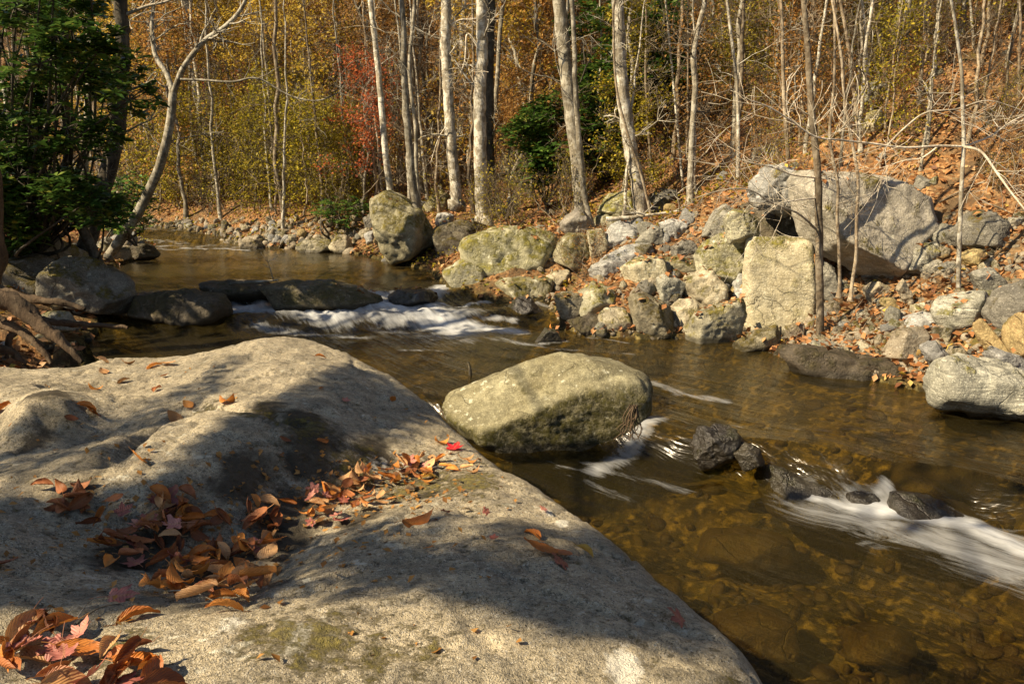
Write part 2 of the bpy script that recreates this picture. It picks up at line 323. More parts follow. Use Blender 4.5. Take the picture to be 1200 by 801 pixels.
g = obj('ground', np.stack([XX, YY, ZZ], -1).reshape(-1, 3), grid_faces(len(ys), len(uu)), G_MAT, attrs={'wet': wetv.ravel()})
tag(g, 'leaf covered forest floor, hillside and amber creek bed', 'ground', kind='structure')
# ------------------------------------------------------------------ water
ys = np.geomspace(.75, 28, 600); uu = np.linspace(-1, 1, 430)
YY, UU = np.meshgrid(ys, uu, indexing='ij')
cx = np.interp(YY, [0, 4, 8, 11, 14, 18, 22, 27, 35], [2.6, 2.6, .9, -1.4, -3., -5., -7., -11, -19]); hw = np.interp(YY, [0, 4, 8, 12, 18, 20, 24, 40], [5.6, 5.4, 5.2, 4.6, 4.8, 8, 14, 14])
XX = cx + UU * hw
W0 = water(XX, YY); _, S, T = segdist(XX, YY, CL)
# smooth flow coordinates
def smooth(A, n):
    for _ in range(n):
        A = np.pad(A, 1, mode='edge'); A = (A[:-2, 1:-1] + A[2:, 1:-1] + A[1:-1, :-2] + A[1:-1, 2:] + 2 * A[1:-1, 1:-1]) / 6
    return A
_, _, e2 = segdist(XX, YY, C2); c1 = np.interp(XX, [p[0] for p in C1], [p[1] for p in C1])
def strk(pl, z, w, k): # foam streak along a line on the water
    q = [tuple(Pz(a, b, z)[:2]) for a, b in pl]; d, _, _ = segdist(XX, YY, q); return k * np.exp(-(d / w) ** 2)
foam = np.zeros_like(XX)
for pl, z, w_, k in [
    ([(258, 372), (300, 370), (345, 374), (400, 378)], .03, .36, 1.3), ([(350, 366), (385, 366), (430, 366)], .1, .2, 1.1),
    ([(405, 358), (435, 352), (465, 352)], .15, .17, 1.3), ([(430, 362), (480, 368), (540, 380)], .08, .34, 1.35), ([(505, 350), (530, 354), (555, 352), (570, 349)], .2, .09, 1.1),
    ([(520, 352), (500, 362), (520, 374), (560, 380), (605, 383)], .06, .17, 1.25), ([(380, 384), (450, 388), (520, 394), (545, 400)], .0, .28, .45),
    ([(570, 375), (600, 376)], .05, .1, .8), ([(585, 396), (620, 404), (660, 400)], .0, .10, .6), ([(690, 395), (740, 402)], 0, .06, .5), ([(630, 362), (650, 366)], .06, .08, .6),
    ([(470, 410), (520, 412)], 0, .05, .5), ([(300, 388), (360, 392), (430, 396)], 0, .16, .6), ([(400, 365), (460, 372), (540, 368)], .1, .3, 1.0),
    ([(700, 552), (730, 535), (765, 522)], -.22, .13, .8), ([(765, 448), (800, 462), (850, 470)], 0, .10, .6), ([(775, 490), (820, 498), (880, 500), (960, 505), (1060, 500)], 0, .05, .35),
    ([(925, 574), (955, 584)], -.22, .03, .8), ([(950, 584), (1000, 596), (1060, 606)], -.22, .075, 1.2), ([(1010, 596), (1070, 603), (1130, 614), (1200, 645), (1300, 683)], -.22, .16, 1.3),
    ([(960, 598), (1040, 618), (1120, 642), (1210, 680), (1300, 715)], -.23, .34, .66), ([(1018, 574), (1040, 570), (1056, 580)], -.12, .06, .85), ([(1020, 590), (1056, 592)], -.18, .07, 1.1),
    ([(640, 540), (680, 560), (740, 590)], -.23, .10, .4), ([(690, 545), (740, 560), (800, 575)], -.22, .10, .5), ([(560, 395), (660, 410), (740, 415)], 0, .07, .45), ([(985, 690), (1100, 720)], -.23, .1, .15),
    ([(212, 285), (240, 286)], .38, .14, .75), ([(252, 288), (290, 290)], .33, .10, .9), ([(183, 290), (205, 291)], .3, .12, .7), ([(250, 283), (280, 282)], .42, .15, .6), ([(225, 281), (245, 280)], .42, .2, .6), ([(165, 272), (210, 274)], .5, .3, .5), ([(190, 279), (215, 279)], .45, .2, .6), ([(170, 266), (240, 268)], .5, .3, .4),
    ([(0, 330), (60, 340), (150, 338)], .25, .1, .2), ([(255, 345), (290, 352)], .2, .15, .35), ([(150, 336), (200, 334), (250, 338)], .25, .25, .3)]:
    foam = np.maximum(foam, strk(pl, z, w_, k))
turb = np.exp(-((YY - c1 + .5) / 1.1) ** 2) * (YY > 7) + .35 * np.exp(-((e2 + .35) / .5) ** 2) * sst(-.5, .6, -e2 + .3) + .7 * np.exp(-((YY - 19.3) / 1.6) ** 2)
st = np.stack([S * 1.5, T * 7., np.zeros_like(S)], -1); nz = fbm(st, 4); st2 = np.stack([S * .9, T * 2.2, np.full_like(S, 5.)], -1); nz2 = fbm(st2, 3)
iso = n2(XX, YY, 3.5, 4, 3.)
Z = W0 + .010 * nz2 + turb * (.035 * nz + .05 * nz2 + .025 * iso) + .03 * foam * (.35 + iso)
m1 = Pz(1035, 548, -.05)   # water humping over a stone, and over its neighbours on the ledge
for (px, py, a, r) in [(960, 530, .04, .25), (900, 526, .03, .2), (1000, 545, .03, .15), (490, 348, .06, .3), (430, 350, .05, .25)]:
    q = Pz(px, py, -.03 if py > 400 else .2); Z += a * np.exp(-(((XX - q[0]) ** 2 + (YY - q[1]) ** 2) / r ** 2))
LG = land(XX, YY); keep = (LG < Z + .12)
F = grid_faces(len(ys), len(uu)); kf = keep.ravel()[F].any(1) & (W0.ravel()[F].max(1) > -9); F = F[kf]
used = np.unique(F); remap = np.full(XX.size, -1); remap[used] = np.arange(len(used))
def hill_(v): return v.ravel()[used]
M = N('creek_water')
sep = M.n('SeparateXYZ'); M.l(M.attr('flow', 'Vector'), sep.inputs[0])
def fl(a, b, c=0.):
    k = M.n('CombineXYZ'); M.set(k, 0, M.math('MULTIPLY', sep.outputs[0], a)); M.set(k, 1, M.math('MULTIPLY', sep.outputs[1], b)); M.set(k, 2, c); return k.outputs[0]
s1 = M.noise(1, 7, .72, fl(1.9, 7.), 1.); s2 = M.noise(1, 4, .6, fl(1.0, 6., 4.), .6); s3 = M.noise(1, 4, .65, fl(4., 34., 9.), .9)
fo = M.attr('foam')
tex = M.math('ADD', M.math('MULTIPLY', s1, .75), M.math('MULTIPLY', s3, .25))
fm = M.math('MULTIPLY', M.math('SUBTRACT', M.math('ADD', M.math('MULTIPLY', tex, 1.25), M.math('MULTIPLY', fo, .62)), .84), 1.35)
fmc = M.n('Clamp'); M.l(M.math('MULTIPLY', fm, M.ramp(fo, [(.02, 0.), (.25, 1.)])), fmc.inputs[0]); fmc.inputs[2].default_value = .93
s4 = M.noise(1, 4, .55, fl(1.6, 9., 2.), 1.2); hgt = M.math('ADD', M.math('MULTIPLY', s2, 1.4), M.math('MULTIPLY', s4, .7)); hgt = M.math('ADD', hgt, M.math('MULTIPLY', s3, .03))
calm = M.attr('calm')
bp = M.n('Bump'); bp.inputs['Distance'].default_value = .05; M.l(hgt, bp.inputs['Height']); M.l(calm, bp.inputs['Strength'])
gi = M.n('NewGeometry'); dt = M.n('VectorMath', operation='DOT_PRODUCT'); M.l(gi.outputs['Incoming'], dt.inputs[0]); M.l(bp.outputs[0], dt.inputs[1])
fr_ = M.math('ADD', .02, M.math('MULTIPLY', M.math('POWER', M.math('SUBTRACT', 1., M.math('MINIMUM', M.math('ABSOLUTE', dt.outputs['Value']), 1.)), 5.), .95))
tr = M.n('BsdfTransparent'); tr.inputs[0].default_value = (.73, .62, .30, 1)
gl = M.n('BsdfGlossy'); gl.inputs['Roughness'].default_value = .18; M.l(bp.outputs[0], gl.inputs['Normal'])
x1 = M.n('MixShader'); M.l(fr_, x1.inputs[0]); M.l(tr.outputs[0], x1.inputs[1]); M.l(gl.outputs[0], x1.inputs[2])
df = M.n('BsdfDiffuse'); df.inputs[0].default_value = (.72, .75, .76, 1); tl = M.n('BsdfTranslucent'); tl.inputs[0].default_value = (.78, .8, .8, 1)
x2 = M.n('MixShader'); x2.inputs[0].default_value = .35; M.l(df.outputs[0], x2.inputs[1]); M.l(tl.outputs[0], x2.inputs[2])
# a little silt in the water itself
sl = M.n('BsdfDiffuse'); sl.inputs[0].default_value = (.075, .058, .018, 1); x0 = M.n('MixShader'); x0.inputs[0].default_value = .13; M.l(x1.outputs[0], x0.inputs[1]); M.l(sl.outputs[0], x0.inputs[2])
x3 = M.n('MixShader'); M.l(fmc.outputs[0], x3.inputs[0]); M.l(x0.outputs[0], x3.inputs[1]); M.l(x2.outputs[0], x3.inputs[2])
W_MAT = M.done(x3)
calmv = np.clip(.24 + .14 * sst(4.8, 5.8, YY) * sst(10, 9, YY) + .7 * turb, .12, 1.) * np.where((YY > 12.2) & (YY < 17.5), .45, 1)
wo = obj('creek_water', np.stack([hill_(XX), hill_(YY), hill_(Z)], -1), remap[F], W_MAT,
         attrs={'foam': hill_(foam), 'calm': hill_(calmv), 'flow': np.stack([hill_(smooth(S, 25)), hill_(smooth(T, 25)), hill_(S) * 0], -1)})
tag(wo, 'amber creek water with white streaks of foam over small falls', 'creek', kind='structure')
# ------------------------------------------------------------------ rocks
_ico = {}
def ico(n):
    if n not in _ico:
        import bmesh
        bm = bmesh.new(); bmesh.ops.create_icosphere(bm, subdivisions=n, radius=1)
        V = np.array([v.co[:] for v in bm.verts]); F = np.array([[v.index for v in f.verts] for f in bm.faces]); bm.free(); _ico[n] = (V, F)
    return _ico[n]
def hull2(p):
    p = sorted(map(tuple, p)); 
    def half(q):
        h = []
        for a in q:
            while len(h) > 1 and (h[-1][0] - h[-2][0]) * (a[1] - h[-2][1]) - (h[-1][1] - h[-2][1]) * (a[0] - h[-2][0]) <= 0: h.pop()
            h.append(a)
        return h[:-1]
    return np.array(half(p) + half(p[::-1]))
def rock_shape(poly, depth, sharp, rough, seed, res, chips=5, strata=0., extra=()):
    """convex stone whose front view is the outline POLY (x, z about its centre); planes with rounded edges, then weathering"""
    r = np.random.default_rng(seed); V, F = ico(res); H = hull2(poly); n = len(H); A, D = [], []
    size = np.ptp(H, axis=0).max()
    for i in range(n):
        a, b = H[i], H[(i + 1) % n]; e = b - a; L = np.hypot(*e)
        if L < .04 * size: continue
        nn = np.array([e[1], -e[0]]) / L; d = max(nn @ a, .06 * size)
        for sg in (-1, 1):
            t = R(r.uniform(6, 34)) * sg; v = np.array([nn[0] * math.cos(t), math.sin(t), nn[1] * math.cos(t)])
            A.append(v); D.append(d * math.cos(t) + abs(math.sin(t)) * depth * r.uniform(.10, .34))
    for sg in (-1, 1):
        v = np.array([r.uniform(-.35, .35), sg, r.uniform(0, .5)]); v /= np.linalg.norm(v); A.append(v); D.append(depth * .5)
    for k in range(chips + (2 if chips > 2 else 0)):
        v = r.normal(size=3); v[1] = -abs(v[1]); v /= np.linalg.norm(v)
        s = (H @ np.array([v[0], v[2]])).max() * r.uniform(.52, .84) + abs(v[1]) * depth * r.uniform(.2, .40); A.append(v); D.append(max(s, .1 * size))
    for v, d in extra: v = np.array(v, float); A.append(v / np.linalg.norm(v)); D.append(d * size)
    A = np.array(A); D = np.array(D); sharp = sharp * (6 if sharp > 8 else 3); q = np.maximum(V @ A.T / D, 0)
    rad = (q ** sharp).sum(1) ** (-1 / sharp); P = V * rad[:, None]
    c = P / size * 2.2 + seed * 3.7
    rd = 1 - np.abs(perlin(c * 1.1 + 4)) * 2; dsp = rough * size * (.8 * fbm(c, 6, .62) + .8 * np.abs(fbm(c * 2.3 + 9, 4)) - .55 * np.clip(rd, .7, 1) ** 2)
    if strata:
        ax = r.normal(size=3) * .4 + np.array([.2, 0, 1]); ax /= np.linalg.norm(ax); k = (P @ ax) / size
        dsp += strata * size * (np.abs(perlin(np.stack([k * 14, k * 0 + seed, (P[:, 0] / size)], -1))) - .2) * .5
    return P + V * dsp[:, None], F, size
def ground_here(x, y): return float(ground(np.array([x]), np.array([y]))[0])
ROCKS = []
def rock(poly, label, mat, depth=.8, sharp=9, rough=.05, Y=None, name='boulder', cat='boulder', res=5, sink=.14, strata=.045, group=None, chips=5, dy=0., grow=1.07, extra=()):
    poly = np.array(poly, float); poly = (poly - poly.mean(0)) * grow + poly.mean(0); seed = int(abs(poly.sum() * 13)) % 997 + 1
    px0, px1 = poly[:, 0].min(), poly[:, 0].max(); pb = poly[:, 1].max(); xc = poly[poly[:, 1] > pb - 6][:, 0].mean()
    if Y is None: Y = hit(xc, pb)[1]
    Y += dy
    Wm = (px1 - px0) / FPX * Y; th = depth * Wm; Yc = Y + th * .42
    h = [Py(a, b, Yc - th * .15) for a, b in poly]; h = np.array([[q[0], q[2]] for q in h]); c = (h.max(0) + h.min(0)) / 2
    hh = np.ptp(h[:, 1]); h = h - c; h[:, 1] = np.where(h[:, 1] < 0, h[:, 1] * (1 + 2 * sink), h[:, 1])
    P, F, size = rock_shape(h, th, sharp, rough, seed, res, chips, strata, extra)
    o = obj(name, P, F, mat); o.location = (c[0], Yc, c[1]); tag(o, label, cat, group); o['wl'] = float(water(np.array([c[0]]), np.array([Yc - th * .45]))[0])
    ROCKS.append((c[0], Yc, size / 2)); return o
big = dict(res=5)
rock([(440, 235), (455, 225), (475, 232), (492, 252), (508, 285), (505, 303), (470, 308), (450, 300), (438, 268)], 'tall moss and lichen covered boulder with a thin trunk rising behind its peak', MOSS, .9, 8, .05, **big)
rock([(426, 256), (434, 250), (442, 254), (442, 270), (430, 271)], 'pale stone leaning on the left side of the tall mossy boulder', GREY, name='stone', cat='stone')
rock([(424, 276), (440, 272), (444, 286), (428, 287)], 'whitish stone at the left foot of the tall mossy boulder', BLUE, name='stone', cat='stone')
rock([(505, 255), (518, 249), (531, 254), (529, 265), (510, 262)], 'white flat stone lying right of the tall mossy boulder', BLUE, name='stone', cat='stone')
rock([(508, 280), (515, 266), (535, 260), (556, 266), (560, 285), (545, 299), (512, 298)], 'brown weathered boulder between the tall mossy boulder and the long mossy slab', MOS2, .9, 8)
rock([(541, 292), (550, 281), (580, 271), (620, 268), (645, 274), (662, 292), (655, 312), (640, 320), (600, 327), (575, 324), (548, 308)], 'long low yellow-green mossy slab behind the round boulder at the pool outlet', MOSS, .7, 7, .05, **big)
rock([(519, 336), (525, 318), (540, 308), (560, 308), (577, 318), (580, 333), (572, 342), (524, 342)], 'smooth rounded grey boulder standing in the water at the pool outlet', MOS2, .9, 5, .03, **big)
rock([(579, 338), (583, 329), (610, 326), (637, 328), (644, 340), (638, 353), (600, 355), (583, 348)], 'mossy loaf-shaped boulder in the water right of the smooth rounded one', MOSS, .8, 8, .04)
rock([(634, 331), (650, 320), (668, 319), (670, 332), (655, 338)], 'pale cream stone above the loaf-shaped mossy boulder', TAN, name='stone', cat='stone')
rock([(652, 292), (660, 275), (680, 271), (691, 290), (693, 308), (670, 320), (655, 314)], 'dark yellow-mossed boulder at the right end of the long mossy slab', MOSS, .9, 7)
rock([(660, 262), (675, 247), (692, 250), (697, 268), (686, 279), (664, 276)], 'grey lichened boulder just below the pair of leaning trunks', BIG, .8, 10)
rock([(686, 272), (706, 268), (713, 285), (709, 303), (694, 300)], 'squarish cream block left of the bluish white boulder', TAN, .8, 14)
rock([(709, 280), (718, 264), (738, 258), (752, 262), (750, 280), (735, 292), (718, 299), (708, 296)], 'bluish white boulder at the foot of the leaning right-hand trunk', BLUE, .8, 10, .06)
rock([(748, 281), (765, 265), (780, 272), (786, 284), (770, 292), (752, 292)], 'blue-grey pointed stone right of the bluish white boulder', GREY, .8, 12, name='stone', cat='stone')
rock([(776, 262), (795, 255), (809, 262), (806, 276), (790, 282), (778, 273)], 'broken white and dark stone beneath the fallen pale stick', BLUE, .8, 14, .08, name='stone', cat='stone')
rock([(824, 282), (830, 255), (845, 240), (860, 248), (857, 272), (841, 287)], 'tall blue-grey slab of rock left of the dark hollow', GREY, .8, 12, .06, strata=.06)
rock([(785, 292), (800, 283), (819, 285), (821, 299), (808, 306), (790, 303)], 'small blue-grey banded stone left of the mossy leaning slab', GREY, .8, 10, name='stone', cat='stone')
rock([(715, 300), (735, 290), (756, 287), (770, 293), (765, 306), (735, 312)], 'pale grey stone in the middle of the rock pile, under the pointed stone', BLUE, .8, 10, .06)
rock([(690, 320), (705, 308), (725, 301), (742, 302), (738, 316), (720, 327), (697, 337)], 'whitish ridge of rock at the left end of the pile above the water', BLUE, .8, 10, .06)
rock([(730, 315), (750, 300), (776, 303), (784, 325), (766, 340), (742, 338)], 'big smooth tan boulder in the heart of the rock pile', TAN, .8, 8, .05, **big)
rock([(770, 308), (795, 301), (823, 313), (812, 327), (785, 324)], 'olive mossy flat stone right of the big smooth tan boulder', MOSS, .8, 8)
rock([(743, 338), (760, 326), (777, 330), (770, 344), (748, 345)], 'cream stone leaning on the foot of the big smooth tan boulder', TAN, name='stone', cat='stone')
rock([(767, 337), (780, 325), (804, 327), (806, 346), (790, 361), (775, 359), (768, 349)], 'angular grey-green boulder with pale chips in the rock pile', GREY, .9, 14, .05, **big)
rock([(652, 346), (666, 340), (682, 350), (684, 375), (668, 379), (654, 369)], 'speckled mossy boulder at the left tip of the bank, touching the rapids', MOS2, .9, 8)
rock([(670, 352), (698, 332), (714, 340), (728, 356), (712, 374), (680, 374)], 'speckled tan boulder behind the left tip of the bank', MOS2, .9, 9, .05, **big)
rock([(702, 376), (710, 364), (735, 363), (750, 373), (749, 389), (735, 396), (707, 395)], 'pale rounded boulder with a mossy right end at the water line', TAN, .8, 6, .04, **big)
rock([(738, 352), (760, 345), (780, 358), (790, 380), (782, 395), (755, 394), (744, 376)], 'dark olive mossy boulder at the water line right of the pale rounded one', MOSS, .8, 9, .06)
rock([(668, 378), (700, 369), (709, 380), (704, 397), (678, 393)], 'dark wet rock at the water line left of the pale rounded boulder', WETB, .8, 9)
rock([(785, 367), (800, 352), (816, 357), (824, 373), (810, 384), (790, 382)], 'cream and grey stone under the angular grey-green boulder', TAN, .8, 12, name='stone', cat='stone')
rock([(819, 302), (828, 288), (846, 278), (883, 276), (878, 298), (857, 328), (832, 341), (824, 325)], 'large wedge-shaped leaning slab with moss along its upper edge', MOS2, .6, 22, .035, strata=.04, chips=2, **big)
rock([(801, 326), (812, 310), (826, 312), (833, 335), (862, 338), (864, 356), (830, 367), (813, 350)], 'tan boulder holding up the foot of the leaning slab', TAN, .6, 12, .05, **big)
rock([(808, 385), (830, 362), (866, 352), (872, 376), (866, 394), (840, 405), (814, 398)], 'olive mossed boulder at the water below the leaning slab', MOS2, .7, 10, .05, **big)
rock([(859, 332), (871, 314), (882, 320), (880, 346), (869, 359), (860, 349)], 'narrow black and white banded stone wedged left of the upright block', BLUE, .8, 14, .05, strata=.05, name='stone', cat='stone')
rock([(880, 285), (945, 282), (948, 330), (946, 366), (934, 384), (903, 393), (880, 387), (874, 372), (880, 330)], 'tall flat-faced upright block of pale rock with a level top', TAN, .55, 40, .022, chips=0, strata=.01, sink=.05, **big)
rock([(933, 362), (955, 355), (960, 376), (938, 382)], 'small brown stone at the right foot of the upright block', OCH, name='stone', cat='stone')
rock([(938, 222), (950, 205), (1000, 208), (1060, 218), (1088, 236), (1100, 266), (1078, 296), (1058, 322), (1045, 332), (990, 302), (960, 290), (948, 265)], 'huge tilted slab-sided boulder with a dark overhang beneath it', BIG, .5, 20, .03, chips=0, strata=.02, sink=.0, res=6, Y=8.9, grow=1.05)
rock([(884, 215), (895, 198), (930, 194), (950, 204), (952, 232), (915, 244), (892, 238), (881, 228)], 'craggy pale boulder capping the dark hollow left of the huge boulder', BLUE, .8, 9, .10, Y=9.4, **big)
rock([(852, 255), (866, 241), (884, 246), (888, 272), (858, 278)], 'shaded mossy rock at the left side of the dark hollow', MOS2, .9, 12, Y=9.3)
rock([(872, 240), (942, 234), (950, 290), (872, 292)], 'rock filling the gap under the craggy boulder, its dark colour standing in for shade', WETB, .6, 12, Y=10.0)  # only a gap here: dark rock colour stands in for its shade
rock([(948, 328), (958, 306), (976, 312), (986, 345), (955, 350)], 'grey splinter of rock lying in the shade under the huge boulder', GREY, .8, 14, name='stone', cat='stone')
rock([(1057, 312), (1074, 290), (1100, 287), (1107, 305), (1100, 318), (1068, 321)], 'black and grey streaked boulder at the right foot of the huge boulder', GREY, .8, 12, .07, strata=.06)
rock([(1095, 315), (1114, 306), (1121, 313), (1112, 322)], 'small white-edged stone right of the black and grey streaked boulder', GREY, name='stone', cat='stone')
rock([(1126, 301), (1145, 292), (1161, 298), (1158, 312), (1138, 314)], 'yellow-brown flat stone behind the slender forked sapling', OCH, name='stone', cat='stone')
rock([(1128, 272), (1145, 252), (1162, 246), (1186, 260), (1192, 280), (1165, 290), (1134, 284)], 'dark grey pointed boulder high on the right bank', GREY, .8, 13, .06)
rock([(1088, 277), (1105, 264), (1126, 268), (1130, 284), (1100, 292)], 'grey stone between the huge boulder and the dark pointed one', GREY, name='stone', cat='stone')
rock([(1100, 366), (1112, 350), (1135, 344), (1166, 346), (1168, 357), (1148, 374), (1130, 385), (1108, 378)], 'grey-green boulder shaped like a blunt arrowhead on the right shore', GREY, .7, 22, .03, chips=3, **big)
rock([(1064, 374), (1085, 367), (1105, 372), (1101, 384), (1068, 386)], 'white striped stone left of the arrowhead-shaped boulder', BLUE, .8, 14, .07, name='stone', cat='stone')
rock([(1066, 359), (1084, 355), (1089, 367), (1070, 370)], 'rounded olive stone resting above the white striped stone', TAN, name='stone', cat='stone')
rock([(1040, 414), (1055, 388), (1086, 385), (1089, 396), (1078, 422), (1048, 419)], 'tan cracked square-edged block near the water on the right shore', TAN, .6, 26, .025, chips=1, **big)
rock([(1084, 402), (1092, 397), (1112, 416), (1116, 430), (1100, 432), (1088, 420)], 'blue-grey wedge of stone right of the cracked tan block', BLUE, .8, 16, .05, name='stone', cat='stone')
rock([(1141, 380), (1150, 374), (1168, 393), (1182, 412), (1166, 417), (1150, 397)], 'rusty orange slab tilted on edge below the arrowhead-shaped boulder', OCH, .5, 24, .03, chips=1, name='stone', cat='stone')
rock([(1168, 370), (1184, 346), (1206, 334), (1235, 342), (1240, 388), (1182, 388)], 'dark grey boulder cut by the right edge of the view', GREY, .9, 12, .06)
rock([(1188, 394), (1204, 372), (1235, 376), (1240, 420), (1196, 414)], 'brown boulder below the dark grey one at the right edge', OCH, .9, 9)
rock([(1160, 417), (1172, 407), (1200, 424), (1218, 446), (1180, 440)], 'grey-white stone lying on the upper side of the large streaked boulder', BLUE, .8, 14, name='stone', cat='stone')
rock([(1103, 448), (1106, 428), (1122, 422), (1160, 428), (1210, 442), (1262, 462), (1262, 492), (1200, 488), (1150, 482), (1105, 470)], 'large streaked black and white boulder at the water on the far right', GREY, .55, 12, .06, strata=.07, **big)
rock([(928, 422), (945, 412), (1010, 418), (1092, 432), (1086, 446), (1000, 446), (940, 436)], 'low wet brown rock shelf awash at the shore, strewn with leaves', WETB, .7, 10, .05, res=5)
rock([(944, 408), (965, 399), (993, 405), (996, 417), (970, 422), (950, 418)], 'grey slab of stone behind the wet brown shelf', GREY, .8, 12, name='stone', cat='stone')
rock([(862, 404), (885, 392), (915, 387), (920, 401), (892, 415), (868, 414)], 'bright mossy low rock at the water below the upright block', MOSS, .8, 8)
rock([(923, 384), (940, 379), (947, 388), (944, 398), (928, 398)], 'light stone beside the bright mossy low rock', TAN, name='stone', cat='stone')
rock([(1013, 342), (1028, 331), (1043, 338), (1039, 350), (1020, 352)], 'rounded tan stone in the leaves under the huge boulder', TAN, name='stone', cat='stone')
rock([(1050, 336), (1059, 328), (1068, 343), (1073, 357), (1062, 352)], 'tan splinter of stone pointing up from the leaves', TAN, .6, 18, name='stone', cat='stone')
rock([(1143, 322), (1160, 317), (1186, 335), (1177, 347), (1155, 344)], 'green-grey flat stone above the arrowhead-shaped boulder', GREY, .8, 12, name='stone', cat='stone')
rock([(994, 408), (1010, 402), (1029, 408), (1027, 418), (998, 416)], 'long flat tan stone left of the cracked tan block', TAN, name='stone', cat='stone')
rock([(573, 246), (578, 232), (588, 229), (594, 240), (593, 252), (576, 252)], 'rounded pale stone just right of the tall grey trunk', TAN, name='stone', cat='stone')
rock([(592, 249), (596, 228), (604, 226), (608, 240), (606, 250)], 'upright white stone beside the rounded pale stone', BLUE, .8, 12, name='stone', cat='stone')
rock([(492, 243), (499, 229), (515, 225), (527, 234), (522, 248), (500, 249)], 'green mossy boulder on the slope between the slim trunks', MOSS, .9, 8)
rock([(584, 205), (592, 184), (602, 180), (611, 192), (610, 207)], 'grey-green crag among the trees behind the tall grey trunk', MOS2, .9, 10)
rock([(701, 250), (712, 228), (738, 225), (744, 256), (722, 262)], 'dark mossy boulder in the shade left of the leaning right-hand trunk', MOSS, .9, 9)
rock([(757, 242), (772, 224), (794, 224), (798, 238), (775, 246)], 'slate grey boulder behind the leaning right-hand trunk', GREY, .8, 12)
rock([(1012, 148), (1020, 132), (1032, 130), (1038, 142), (1034, 156), (1018, 157)], 'round pale boulder high on the leafy slope', TAN, .9, 9)
rock([(1010, 116), (1022, 98), (1040, 95), (1048, 110), (1035, 120)], 'bluish boulder highest on the leafy slope among the saplings', GREY, .9, 9)
rock([(880, 190), (884, 174), (898, 172), (902, 186)], 'small grey stone on the slope above the craggy boulder', GREY, name='stone', cat='stone')
rock([(1070, 224), (1078, 208), (1090, 209), (1094, 222), (1082, 228)], 'dark round stone on the slope just above the huge boulder', GREY, name='stone', cat='stone')
rock([(519, 478), (545, 459), (590, 440), (640, 428), (700, 428), (748, 440), (767, 455), (760, 487), (748, 512), (700, 526), (610, 526), (548, 508)], 'large rounded boulder with dark moss on its face, midstream behind the leaf-strewn rock', None, .62, 7, .03, res=6, chips=0, Y=5.85, sink=.16, grow=1.0, extra=[((-.3, -.42, .84), .165), ((.12, -.97, -.02), .25)])
A_V, A_F, kk = [], [], 0; cv_, cf_ = ico(2)
for _ in range(2600):
    px, py = rng.uniform(120, 1230), rng.uniform(290, 860); q = Pz(px, py, -.2)
    if not inpoly(np.array([q[0]]), np.array([q[1]]), CH)[0]: continue
    s_ = rng.uniform(.02, .085) * rng.uniform(.5, 1); m_ = rng.normal(size=(3, 3)) * .22 + np.diag(rng.uniform(.7, 1.2, 3)) * [1, 1, .7]; A_V.append(cv_ @ m_ * s_ + [q[0], q[1], float(lland(q[0], q[1])) + s_ * .1]); A_F.append(cf_ + kk); kk += len(cv_)
o = obj('creek_gravel', np.concatenate(A_V), np.concatenate(A_F), BED); tag(o, 'small amber cobbles and gravel lying on the creek bed', 'gravel', kind='stuff')
MIDR = bpy.data.objects[[o.name for o in bpy.data.objects if o.get('label', '').startswith('large rounded boulder with dark moss')][0]]
MIDR.data.materials.clear(); MIDR.data.materials.append(rock_mat('midstream_rock', (.17, .145, .085), (.31, .28, .18), (.08, .065, .035), 1.6, .6, 0, .15, ((.014, .013, .005), (.075, .062, .014)), 1.4))
# left bank and in the stream
rock([(-60, 292), (0, 286), (68, 289), (84, 302), (76, 316), (-60, 318)], 'flat-topped grey ledge under the evergreen bush on the left bank', LEFT, .8, 14, .03, Y=10.8, **big)
rock([(-70, 312), (0, 304), (58, 304), (62, 330), (50, 358), (-70, 362)], 'massive grey rock at the left edge of the view below the ledge', LEFT, .7, 12, .05, Y=9.6, **big)
rock([(52, 318), (66, 310), (112, 314), (144, 334), (148, 360), (90, 366), (46, 358)], 'sloping grey rock beside the massive one, running down to the water', LEFT, .7, 12, .05, Y=9.4, **big)
rock([(148, 368), (154, 352), (178, 345), (215, 344), (250, 352), (261, 366), (250, 379), (200, 384), (165, 381)], 'black-brown wet boulder in the water off the left bank', WETB, .6, 8, .06, **big)
rock([(218, 341), (236, 333), (270, 331), (310, 334), (318, 347), (240, 352)], 'low dark rock awash, left half of the ledge across the stream', WETB, .6, 8, .05, Y=10.5)
rock([(296, 348), (318, 336), (345, 333), (400, 338), (432, 350), (424, 362), (340, 364), (300, 358)], 'long dark wet rock forming the ledge across the stream', WETB, .5, 9, .05, Y=10.15, **big)
rock([(452, 353), (468, 342), (500, 341), (514, 352), (490, 357)], 'black wet rock in the crest of the rapids', WET, .8, 8, .06, Y=10.4)
rock([(590, 366), (604, 353), (624, 354), (636, 366), (612, 372)], 'small black rock splitting the rapids below the loaf-shaped boulder', WET, .8, 8)
rock([(628, 401), (640, 384), (651, 386), (658, 400), (640, 405)], 'little pointed wet stone with an orange leaf on top', WET, .9, 9, name='stone', cat='stone')
rock([(812, 526), (826, 504), (858, 501), (872, 520), (868, 540), (826, 542)], 'black glistening rock standing in the lower cascade', WET, .7, 10, .07, sink=.2, Y=5.25, name='boulder')
rock([(860, 530), (872, 521), (892, 530), (896, 540), (872, 545)], 'smaller wet rock just right of the black glistening one', WET, .9, 8, sink=.2, Y=5.15, name='stone', cat='stone')
rock([(246, 266), (250, 250), (265, 245), (292, 247), (301, 257), (297, 268), (260, 271)], 'big pale angular boulder at the far end of the stream', BLUE, .8, 14, .04, Y=20.8)
rock([(282, 293), (285, 280), (304, 277), (312, 284), (308, 293)], 'cream block at the right end of the upper riffle', TAN, .8, 12)
